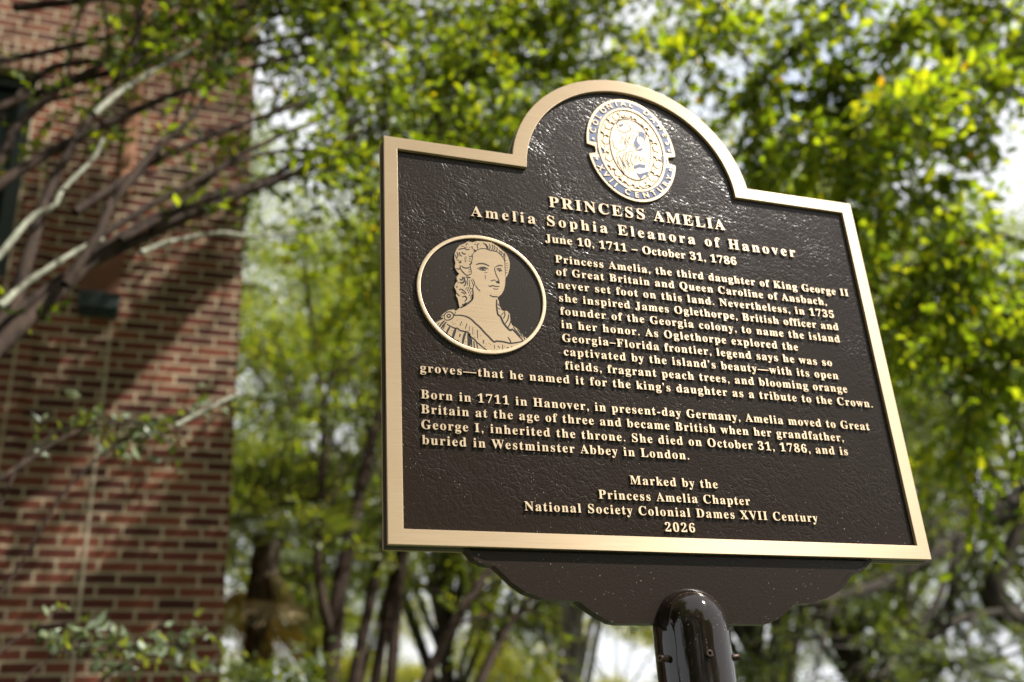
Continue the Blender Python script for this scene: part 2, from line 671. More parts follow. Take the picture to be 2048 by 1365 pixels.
for _m in (M_DARK, M_PANEL, M_SMOOTH, M_GLOSS):
    add_dust(_m)
M_NAVY = mat_paint('dark_blue_recess', (0.016, 0.020, 0.038), 0.6, 300, 0.0, 0.2)
M_STEEL = mat_paint('rusty_steel', (0.09, 0.062, 0.05), 0.45, 300, 0.2)
M_STEEL.node_tree.nodes['Principled BSDF'].inputs['Metallic'].default_value = 0.8
M_BRICK = mat_brick('red_brick', shift=0.03)
M_HEADER = mat_brick('red_brick_headers', width=0.107, offset=0.0, shift=0.02)
M_SOLDIER = mat_brick('red_brick_soldiers', width=0.0667, offset=0.0)
M_MORTAR = mat_paint('mortar', (0.43, 0.36, 0.265), 0.9, 120, 0.4, 0.1)
M_TERRA = mat_paint('terracotta', (0.16, 0.070, 0.042), 0.8, 60, 0.4, 0.2)
M_QUOIN = mat_paint('pale_terracotta', (0.36, 0.18, 0.11), 0.8, 60, 0.4, 0.2)
M_TEAL = mat_paint('dark_teal_paint', (0.010, 0.020, 0.020), 0.45, 100, 0.1)
M_GLASS = mat_paint('dark_window_glass', (0.006, 0.010, 0.011), 0.15, 4, 0.05, 0.15)
M_ROOF = mat_paint('grey_roofing', (0.12, 0.12, 0.12), 0.9, 40, 0.4, 0.2)
M_BARK_MYRTLE = mat_bark('crape_myrtle_bark', (0.013, 0.008, 0.006), (0.058, 0.037, 0.026), 30)
M_BARK_PALE = mat_bark('lichen_sunlit_bark', (0.07, 0.065, 0.045), (0.36, 0.37, 0.29), 26)  # pale tone mixes lichen with sunlight put into the bark colour
M_BARK_OAK = mat_bark('oak_bark', (0.014, 0.011, 0.008), (0.055, 0.045, 0.033), 12)
M_BARK_GREY = mat_bark('grey_bark', (0.10, 0.095, 0.08), (0.26, 0.25, 0.22), 8)
M_BARK_PALM = mat_bark('palm_bark', (0.020, 0.014, 0.010), (0.10, 0.075, 0.05), 22)
G = lambda r, g, b: (r, g, b)
M_LEAF_MYRTLE = mat_leaf('crape_myrtle_leaves', [(0.0, G(0.045, 0.085, 0.012)), (0.45, G(0.090, 0.145, 0.016)), (0.85, G(0.135, 0.185, 0.020)), (0.995, G(0.155, 0.19, 0.024)), (1.0, G(0.26, 0.13, 0.015))], 0.55, 0.03)
M_LEAF_NEAR = mat_leaf('near_myrtle_leaves', [(0.0, G(0.045, 0.085, 0.012)), (0.5, G(0.095, 0.15, 0.016)), (0.85, G(0.14, 0.185, 0.020)), (0.993, G(0.165, 0.19, 0.022)), (1.0, G(0.30, 0.15, 0.016))], 0.68, 0.025)
M_LEAF_OAK = mat_leaf('oak_leaves', [(0.0, G(0.035, 0.060, 0.014)), (0.55, G(0.065, 0.100, 0.022)), (1.0, G(0.13, 0.165, 0.035))], 0.4, 0.04)
M_LEAF_MID = mat_leaf('broad_leaves', [(0.0, G(0.045, 0.080, 0.015)), (0.5, G(0.09, 0.135, 0.022)), (1.0, G(0.17, 0.20, 0.030))], 0.5, 0.03)
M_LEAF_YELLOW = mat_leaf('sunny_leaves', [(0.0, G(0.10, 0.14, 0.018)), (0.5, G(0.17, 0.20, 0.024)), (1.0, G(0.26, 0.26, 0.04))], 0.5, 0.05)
M_LEAF_PALE = mat_leaf('pale_shrub_leaves', [(0.0, G(0.040, 0.065, 0.025)), (0.6, G(0.085, 0.12, 0.055)), (1.0, G(0.16, 0.20, 0.10))], 0.35, 0.06)
M_FROND = mat_leaf('palm_fronds', [(0.0, G(0.035, 0.060, 0.018)), (1.0, G(0.085, 0.11, 0.035))], 0.35, 0.10)
M_FROND_DRY = mat_leaf('dry_palm_fronds', [(0.0, G(0.16, 0.115, 0.05)), (0.5, G(0.27, 0.20, 0.09)), (1.0, G(0.40, 0.31, 0.15))], 0.3, 0.05)
M_BERRY = mat_paint('seed_capsules', (0.22, 0.17, 0.06), 0.7, 100, 0.1)


def mat_ground():
    m, t, p = new_mat('lawn_soil')
    mp = mapping(t, (1.5, 1.5, 1.5))
    n = node(t, 'ShaderNodeTexNoise')
    n.inputs['Scale'].default_value = 1.0
    n.inputs['Detail'].default_value = 8.0
    t.links.new(mp.outputs[0], n.inputs['Vector'])
    cr = ramp(t, n.outputs[0], [(0.35, (0.035, 0.050, 0.018)), (0.55, (0.060, 0.075, 0.028)), (0.7, (0.12, 0.10, 0.06))])
    t.links.new(cr.outputs[0], p.inputs['Base Color'])
    p.inputs['Roughness'].default_value = 0.95
    return m


M_GROUND = mat_ground()

# ---------------------------------------------------------------- ground
bm = bmesh.new()
bmesh.ops.create_grid(bm, x_segments=40, y_segments=40, size=250)
obj_bm('ground', bm, M_GROUND)
tag(bpy.data.objects['ground'], 'mown lawn and bare soil under the trees', None, None, 'structure')

# ---------------------------------------------------------------- brick building
WY = 5.0
bld = thing('brick_building', (-3.4, 9.0, 0), 'red brick building with pale mortar standing behind the branches', 'building')
WX0, WX1, WZ = -7.0, 0.2, 9.4
NX0, NX1, NZ0, NZ1 = -2.5, -1.16, 4.88, 6.40     # window opening


def wall_front(bm):
    xs = [WX0, NX0, NX1, WX1]
    zs = [-0.1, NZ0, NZ1, WZ]
    g = [[bm.verts.new((x, WY, z)) for z in zs] for x in xs]
    for i in range(3):
        for j in range(3):
            if (i, j) != (1, 1):
                bm.faces.new((g[i][j], g[i + 1][j], g[i + 1][j + 1], g[i][j + 1]))
    d = 0.16
    k = [(NX0, NZ0), (NX1, NZ0), (NX1, NZ1), (NX0, NZ1)]
    c = [g[1][1], g[2][1], g[2][2], g[1][2]]
    b = [bm.verts.new((x, WY + d, z)) for x, z in k]
    for i in range(4):
        bm.faces.new((c[i], c[(i + 1) % 4], b[(i + 1) % 4], b[i]))
    o = [bm.verts.new((x, 14.0, z)) for x, z in ((WX0, -0.1), (WX1, -0.1), (WX1, WZ), (WX0, WZ))]
    bm.faces.new((g[3][0], o[1], o[2], g[3][3], g[3][2], g[3][1]))
    bm.faces.new((g[0][0], g[0][1], g[0][2], g[0][3], o[3], o[0]))
    bm.faces.new((o[0], o[3], o[2], o[1]))


bm = bmesh.new()
wall_front(bm)
obj_bm('wall', bm, M_BRICK, bld)
bm = bmesh.new()
add_box(bm, WX0 - 0.15, WX1 + 0.15, WY - 0.15, 14.15, WZ + 0.002, WZ + 0.25, 0.01)
obj_bm('roof', bm, M_ROOF, bld)
bm = bmesh.new()
for x0, x1, z0, z1 in ((NX0 + 0.003, NX0 + 0.09, NZ0 + 0.003, NZ1 - 0.003), (NX1 - 0.09, NX1 - 0.003, NZ0 + 0.003, NZ1 - 0.003),
                       (NX0 + 0.093, NX1 - 0.093, NZ0 + 0.003, NZ0 + 0.09), (NX0 + 0.093, NX1 - 0.093, NZ1 - 0.09, NZ1 - 0.003),
                       (NX0 + 0.093, NX1 - 0.093, 5.62, 5.67)):
    add_box(bm, x0, x1, WY + 0.06, WY + 0.13, z0, z1, 0.004)
win = obj_bm('window', bm, M_TEAL, bld)
bm = bmesh.new()
add_box(bm, NX0 + 0.05, NX1 - 0.05, WY + 0.10, WY + 0.112, NZ0 + 0.05, NZ1 - 0.05)
obj_bm('pane', bm, M_GLASS, win)
bm = bmesh.new()
add_box(bm, NX0 - 0.10, NX1 + 0.10, WY - 0.018, WY + 0.05, NZ1 + 0.002, NZ1 + 0.215, 0.003)
obj_bm('window_lintel', bm, M_SOLDIER, bld)
# header-bond brick pier that rises beside and under the window
bm = bmesh.new()
add_box(bm, NX0 - 0.1, -0.955, WY - 0.012, WY + 0.05, 0.0, NZ0 - 0.02, 0.002)
add_box(bm, NX1 + 0.003, -0.955, WY - 0.012, WY + 0.05, NZ0 - 0.018, NZ1 - 0.002, 0.002)
obj_bm('window_pier', bm, M_HEADER, bld)
# recessed terracotta panel over a dark ledge
bm = bmesh.new()
add_box(bm, -0.755, -0.520, WY - 0.012, WY + 0.03, 4.83, 5.085, 0.003)
pan = obj_bm('wall_panel', bm, M_TERRA, bld)
bm = bmesh.new()
add_box(bm, -0.745, -0.510, WY - 0.060, WY + 0.03, 4.70, 4.815, 0.008)
add_box(bm, -0.735, -0.520, WY - 0.045, WY + 0.03, 4.665, 4.698, 0.006)
obj_bm('ledge', bm, M_TEAL, pan)
# straight mortared joints
bm = bmesh.new()
add_box(bm, -0.556, -0.540, WY - 0.003, WY + 0.02, 0.05, 4.66)
obj_bm('control_joint', bm, M_MORTAR, bld)
# pilaster above: terracotta quoin strip with the brick face beside it standing proud
bm = bmesh.new()
add_box(bm, -0.512, WX1 + 0.012, WY - 0.012, WY + 0.03, 5.58, WZ - 0.02, 0.004)
obj_bm('pilaster', bm, M_BRICK, bld)
bm = bmesh.new()
z = 5.56
k = 0
while z < WZ - 0.3:
    h = 0.19 if k % 2 == 0 else 0.34
    add_box(bm, -0.590 - 0.004 * (k % 2), -0.515, WY - 0.024 - 0.004 * (k % 2), WY + 0.03, z, z + h - 0.008, 0.006)
    z += h
    k += 1
obj_bm('quoin_strip', bm, M_QUOIN, bld)

# ---------------------------------------------------------------- historical marker
Z0 = 1.938
SW, SH = 0.762, 0.5790
AC, AR = (0.3815, 0.5550), 0.1940
IC, IR = (0.3800, 0.5570), 0.1705
TB = 0.0190
mk = thing('historical_marker', (0.3815, 0.0075, 0), 'dark brown and gold cast marker with arched top on a round post', 'sign')


def outline(x0, x1, zb, zt, c, r, n=48):
    """Square body with a semicircular head, counter-clockwise from the lower left."""
    a0 = math.asin((zt - c[1]) / r)
    pts = [(x0, zb), ((x0 + x1) / 2, zb), (x1, zb), (x1, (zb + zt) / 2), (x1, zt)]
    for i in range(n + 1):
        a = a0 + (math.pi - 2 * a0) * i / n
        pts.append((c[0] + r * math.cos(a), c[1] + r * math.sin(a)))
    pts += [(x0, zt), (x0, (zb + zt) / 2)]
    return [(x, Z0 + z) for x, z in pts]


OUT = outline(0, SW, 0, SH, AC, AR)
INN = outline(TB, SW - TB, TB, SH - TB, IC, IR)
MID = outline(0.003, SW - 0.003, 0.003, SH - 0.003, AC, AR - 0.003)

bm = bmesh.new()
add_band(bm, OUT, INN, 0.0, 0.0048, 0.0007)
obj_bm('border', bm, M_BRONZE, mk)
bm = bmesh.new()
add_plate(bm, MID, 0.0049, 0.0130)
obj_bm('panel', bm, M_PANEL, mk)
# dark painted edge of the front casting, a shadow gap, and the rear casting behind it
bm = bmesh.new()
add_band(bm, outline(0.0008, SW - 0.0008, 0.0008, SH - 0.0008, AC, AR - 0.0008), MID, 0.0050, 0.0130, 0.0006)
add_band(bm, outline(0.0006, SW - 0.0006, 0.0006, SH - 0.0006, AC, AR - 0.0006), outline(0.02, SW - 0.02, 0.02, SH - 0.02, IC, IR), 0.0148, 0.0265, 0.0012)
add_plate(bm, outline(0.006, SW - 0.006, 0.006, SH - 0.006, AC, AR - 0.006), 0.01305, 0.0225)
obj_bm('rear_casting', bm, M_DARK, mk)
bm = bmesh.new()
add_band(bm, OUT, INN, 0.0267, 0.0290, 0.0007)
obj_bm('rear_border', bm, M_BRONZE, mk)

# scalloped bracket below the frame
AP = [(.0957, 1.9366), (.1061, 1.9240), (.1195, 1.9188), (.1304, 1.9176), (.1384, 1.9109), (.1514, 1.8979), (.1673, 1.8870), (.1891, 1.8800), (.2114, 1.8776), (.2327, 1.8772),
      (.2375, 1.8750), (.2502, 1.8650), (.2638, 1.8572), (.2748, 1.8522), (.2850, 1.8506), (.3333, 1.8506), (.4352, 1.8510), (.4860, 1.8510), (.4965, 1.8528), (.5076, 1.8578), (.5224, 1.8673), (.5330, 1.8762),
      (.5400, 1.8775), (.5606, 1.8780), (.5856, 1.8850), (.6081, 1.8955), (.6207, 1.9059), (.6317, 1.9164), (.6385, 1.9192), (.6485, 1.9212), (.6600, 1.9300), (.6682, 1.9366)]
bm = bmesh.new()
add_plate(bm, AP, 0.0068, 0.0220, 0.0016)
brk = obj_bm('scalloped_bracket', bm, M_DARK, mk)


def rim_strip(pts, w_, y0, y1):
    """Raised bead that follows the lower edge of the bracket."""
    b = bmesh.new()
    n = len(pts)
    inn = []
    for i, (x, z) in enumerate(pts):
        xa, za = pts[max(i - 1, 0)]
        xb, zb = pts[min(i + 1, n - 1)]
        dx, dz = xb - xa, zb - za
        l = math.hypot(dx, dz)
        inn.append((x - dz / l * w_, z + dx / l * w_))
    for i in range(n - 1):
        a, c, d, e = pts[i], pts[i + 1], inn[i + 1], inn[i]
        f = [b.verts.new((x, y0, z)) for x, z in (a, c, d, e)]
        g = [b.verts.new((x, y1, z)) for x, z in (a, c, d, e)]
        b.faces.new(f)
        b.faces.new((f[0], f[1], g[1], g[0]))
        b.faces.new((f[2], f[3], g[3], g[2]))
    bmesh.ops.remove_doubles(b, verts=b.verts, dist=0.0001)
    return b


obj_bm('bracket_rim', rim_strip([(x, z - 0.0008) for x, z in AP], 0.0042, 0.0052, 0.0068), M_DARK, brk)

# round sleeve with a domed head, its set screws, and the post inside it
HX, HY, HR = 0.3815, 0.0075, 0.0475
prof = []
for i in range(15):
    a = math.pi / 2 * i / 14
    prof.append((HR * math.sin(a) ** 0.9 * 0.985, 1.842 + 0.051 * math.cos(a)))
prof += [(HR * 0.988, 1.82), (HR * 0.992, 1.78), (HR, 1.70), (HR, 1.60), (HR + 0.004, 1.595), (HR + 0.004, 1.575)]


def lathe(bm, prof, cx, cy, n=64, wob=0.0, seed=1):
    rng = random.Random(seed)
    rings = []
    for r, z in prof:
        if r < 1e-6:
            rings.append([bm.verts.new((cx, cy, z))])
        else:
            rings.append([bm.verts.new((cx + r * math.cos(2 * math.pi * k / n), cy + r * math.sin(2 * math.pi * k / n), z)) for k in range(n)])
    for a, b in zip(rings, rings[1:]):
        for k in range(n):
            k2 = (k + 1) % n
            if len(a) == 1:
                bm.faces.new((a[0], b[k], b[k2]))
            elif len(b) == 1:
                bm.faces.new((a[k], b[0], a[k2]))
            else:
                bm.faces.new((a[k], b[k], b[k2], a[k2]))


bm = bmesh.new()
lathe(bm, prof, HX, HY)
obj_bm('post_sleeve', bm, M_GLOSS, mk, smooth=True)
bm = bmesh.new()
lathe(bm, [(0.0430, 1.60), (0.0430, 0.06), (0.0470, 0.04), (0.0470, -0.05)], HX, HY, 48)
obj_bm('post', bm, M_GLOSS, mk, smooth=True)


def set_screw(ang, z, out_len):
    b = bmesh.new()
    n = 20
    pr = [(0.0, -0.004), (0.0020, -0.004), (0.0020, 0.0), (0.0036, 0.0), (0.0042, -0.0006)]
    L = out_len
    for i in range(int(L / 0.0009)):
        pr += [(0.0042 if i % 2 else 0.0037, -0.0006 - 0.0009 * (i + 1))]
    pr.append((0.0040, -L - 0.006))
    lathe(b, pr, 0, 0, n)
    d = Vector((math.sin(ang), -math.cos(ang), 0))
    q = Vector((0, 0, 1)).rotation_difference(d).to_matrix().to_4x4()
    p = Vector((HX, HY, z)) + d * (HR + out_len)
    bmesh.ops.transform(b, matrix=Matrix.Translation(p) @ q, verts=b.verts)
    return b


for ang, zz, ol in ((R_(-6), 1.806, 0.0030), (R_(-72), 1.806, 0.011), (R_(66), 1.806, 0.007)):
    obj_bm('set_screw', set_screw(ang, zz, ol), M_STEEL, mk, smooth=False)

# ---- lettering
_glyph_layer = bpy.context.view_layer


def serif(s):
    o = ''
    for c in s:
        if 'A' <= c <= 'Z':
            o += chr(0x1D400 + ord(c) - 65)
        elif 'a' <= c <= 'z':
            o += chr(0x1D41A + ord(c) - 97)
        elif '0' <= c <= '9':
            o += chr(0x1D7CE + ord(c) - 48)
        else:
            o += c
    return o


def text_arrays(s, x0, x1, zbase, cap, y_front, depth, fat, plain=False):
    """A raised line of lettering from x0 to x1 on a baseline, as vertex and face lists."""
    cu = bpy.data.curves.new('lettering', 'FONT')
    cu.body = s if plain else serif(s)
    cu.size = 1.0
    cu.resolution_u = 3
    cu.offset = fat
    cu.fill_mode = 'BOTH'
    ob = bpy.data.objects.new('lettering', cu)
    C.objects.link(ob)

    def bounds():
        _glyph_layer.update()
        bb = [Vector(b) for b in ob.bound_box]
        return min(b.x for b in bb), max(b.x for b in bb)

    size = cap / 0.682
    target = (x1 - x0) / size if x1 is not None else None
    if target is not None and len(s) > 1:
        a0, a1 = bounds()
        cu.space_character = 1.2
        b0, b1 = bounds()
        slope = ((b1 - b0) - (a1 - a0)) / 0.2
        cu.space_character = 1.0 + (target - (a1 - a0)) / slope
        a0, a1 = bounds()
    cu.fill_mode = 'BOTH'
    cu.extrude = depth / size / 2
    _glyph_layer.update()
    dg = bpy.context.evaluated_depsgraph_get()
    me = bpy.data.meshes.new_from_object(ob.evaluated_get(dg))
    xs = [v.co.x for v in me.vertices]
    a0, a1 = min(xs), max(xs)
    sx = size if target is None else (x1 - x0) / (a1 - a0)
    xo = x0 if target is not None else x0 - (a1 + a0) / 2 * sx
    if target is not None:
        xo = x0 - a0 * sx
    V = [(xo + v.co.x * sx, y_front + depth / 2 - v.co.z * size, zbase + v.co.y * size) for v in me.vertices]
    F = [tuple(p.vertices) for p in me.polygons]
    bpy.data.objects.remove(ob)
    bpy.data.meshes.remove(me)
    bpy.data.curves.remove(cu)
    return V, F


def lettering(name, rows, mat, parent, y_front=0.0026, depth=0.0024):
    me = bpy.data.meshes.new(name)
    V, F = [], []
    for s, x0, x1, zb, cap, fat in rows:
        v, f = text_arrays(s, x0, x1, zb, cap, y_front, depth, fat)
        o = len(V)
        V += v
        F += [tuple(i + o for i in q) for q in f]
    me.from_pydata(V, [], F)
    me.update()
    me.materials.append(mat)
    return link(bpy.data.objects.new(name, me), parent)


FAT = 0.001
ly = lambda z: Z0 + z
lettering('title_lettering', [("PRINCESS AMELIA", 0.2403, 0.5242, ly(0.4988), 0.0176, 0.0)], M_LETTER, mk)
lettering('name_lettering', [("Amelia Sophia Eleanora of Hanover", 0.1222, 0.6405, ly(0.4667), 0.0166, 0.0)], M_LETTER, mk)
lettering('dates_lettering', [("June 10, 1711 – October 31, 1786", 0.2296, 0.5334, ly(0.4394), 0.0126, FAT)], M_LETTER, mk)
P1 = [("Princess Amelia, the third daughter of King George II", 0.2424, 0.7222), ("of Great Britain and Queen Caroline of Ansbach,", 0.2420, 0.6789),
      ("never set foot on this land. Nevertheless, in 1735", 0.2426, 0.6874), ("she inspired James Oglethorpe, British officer and", 0.2430, 0.6908),
      ("founder of the Georgia colony, to name the island", 0.2429, 0.6887), ("in her honor. As Oglethorpe explored the", 0.2427, 0.6128),
      ("Georgia–Florida frontier, legend says he was so", 0.2425, 0.6661), ("captivated by the island’s beauty—with its open", 0.2428, 0.6723),
      ("fields, fragrant peach trees, and blooming orange", 0.2429, 0.6832), ("groves—that he named it for the king’s daughter as a tribute to the Crown.", 0.0444, 0.7217)]
zs1 = [0.4078, 0.3872, 0.3670, 0.3466, 0.3262, 0.3062, 0.2862, 0.2662, 0.2484, 0.2241]
zs1 = [0.4078 - i * (0.4078 - 0.2241) / 9 for i in range(10)]
lettering('story_lettering', [(s, a, b, ly(z), 0.0118, FAT) for (s, a, b), z in zip(P1, zs1)], M_LETTER, mk)
P2 = [("Born in 1711 in Hanover, in present-day Germany, Amelia moved to Great", 0.0446, 0.7080, 0.1877), ("Britain at the age of three and became British when her grandfather,", 0.0443, 0.6595, 0.1677),
      ("George I, inherited the throne. She died on October 31, 1786, and is", 0.0442, 0.6621, 0.1472), ("buried in Westminster Abbey in London.", 0.0446, 0.4094, 0.1270)]
lettering('biography_lettering', [(s, a, b, ly(z), 0.0118, FAT) for s, a, b, z in P2], M_LETTER, mk)
P3 = [("Marked by the", 0.3194, 0.4462, 0.0887), ("Princess Amelia Chapter", 0.2733, 0.4915, 0.0674), ("National Society Colonial Dames XVII Century", 0.1725, 0.5920, 0.0480), ("2026", 0.3614, 0.4038, 0.0277)]
lettering('credit_lettering', [(s, a, b, ly(z), 0.0116, FAT) for s, a, b, z in P3], M_LETTER, mk)


# ---- oval portrait
def mm(p):
    return (p[0] / 1000, Z0 + p[1] / 1000)


def ell(cx, cz, a, b, n=96, t0=0.0, t1=2 * math.pi, closed=True):
    return [(cx + a * math.cos(t0 + (t1 - t0) * i / (n if closed else n - 1)), cz + b * math.sin(t0 + (t1 - t0) * i / (n if closed else n - 1))) for i in range(n)]


PCX, PCZ = 0.1327, Z0 + 0.3460
bm = bmesh.new()
add_plate(bm, ell(PCX, PCZ, 0.0885, 0.0885), 0.0036, 0.0050)
por = obj_bm('portrait_medallion', bm, M_SMOOTH, mk)
bm = bmesh.new()
add_band(bm, ell(PCX, PCZ, 0.0903, 0.0895), ell(PCX, PCZ, 0.0853, 0.0845), 0.0012, 0.0050, 0.0010)
obj_bm('medallion_ring', bm, M_LETTER, por)
BUST=[(103.8,416.6),(111.0,420.2),(115.8,424.3),(122.0,423.4),(128.4,426.5),(137.9,427.2),(148.9,427.0),(158.2,422.0),(165.0,415.9),(169.5,412.2),(172.3,406.4),(174.2,398.0),(173.4,389.3),(170.8,380.4),(168.1,374.9),(166.8,375.6),(165.8,367.8),(164.9,361.0),(162.9,354.0),(159.4,347.7),(155.3,343.4),(152.9,341.5),(154.9,336.4),(155.3,329.8),(158.0,323.4),(161.0,322.1),(165.7,322.9),(169.3,318.0),(169.4,308.2),(171.4,301.8),(174.4,300.5),(180.3,296.2),(184.5,290.1),(190.3,285.0),(192.5,282.8),(181.9,274.5),(166.0,265.0),(144.5,259.8),(126.5,259.8),(108.8,264.4),(91.5,273.8),(77.1,284.3),(64.1,293.4),(64.9,295.8),(71.7,300.5),(77.0,303.0),(72.6,304.3),(77.9,310.0),(84.1,315.2),(91.6,317.2),(94.1,315.0),(100.0,320.5),(98.7,326.9),(97.9,333.4),(95.4,338.0),(96.4,344.7),(93.6,351.0),(95.3,356.2),(97.8,359.8),(97.3,366.5),(101.3,372.0),(98.3,375.0),(95.5,381.4),(96.6,388.3),(95.3,395.0),(96.4,403.6),(99.7,410.9)]
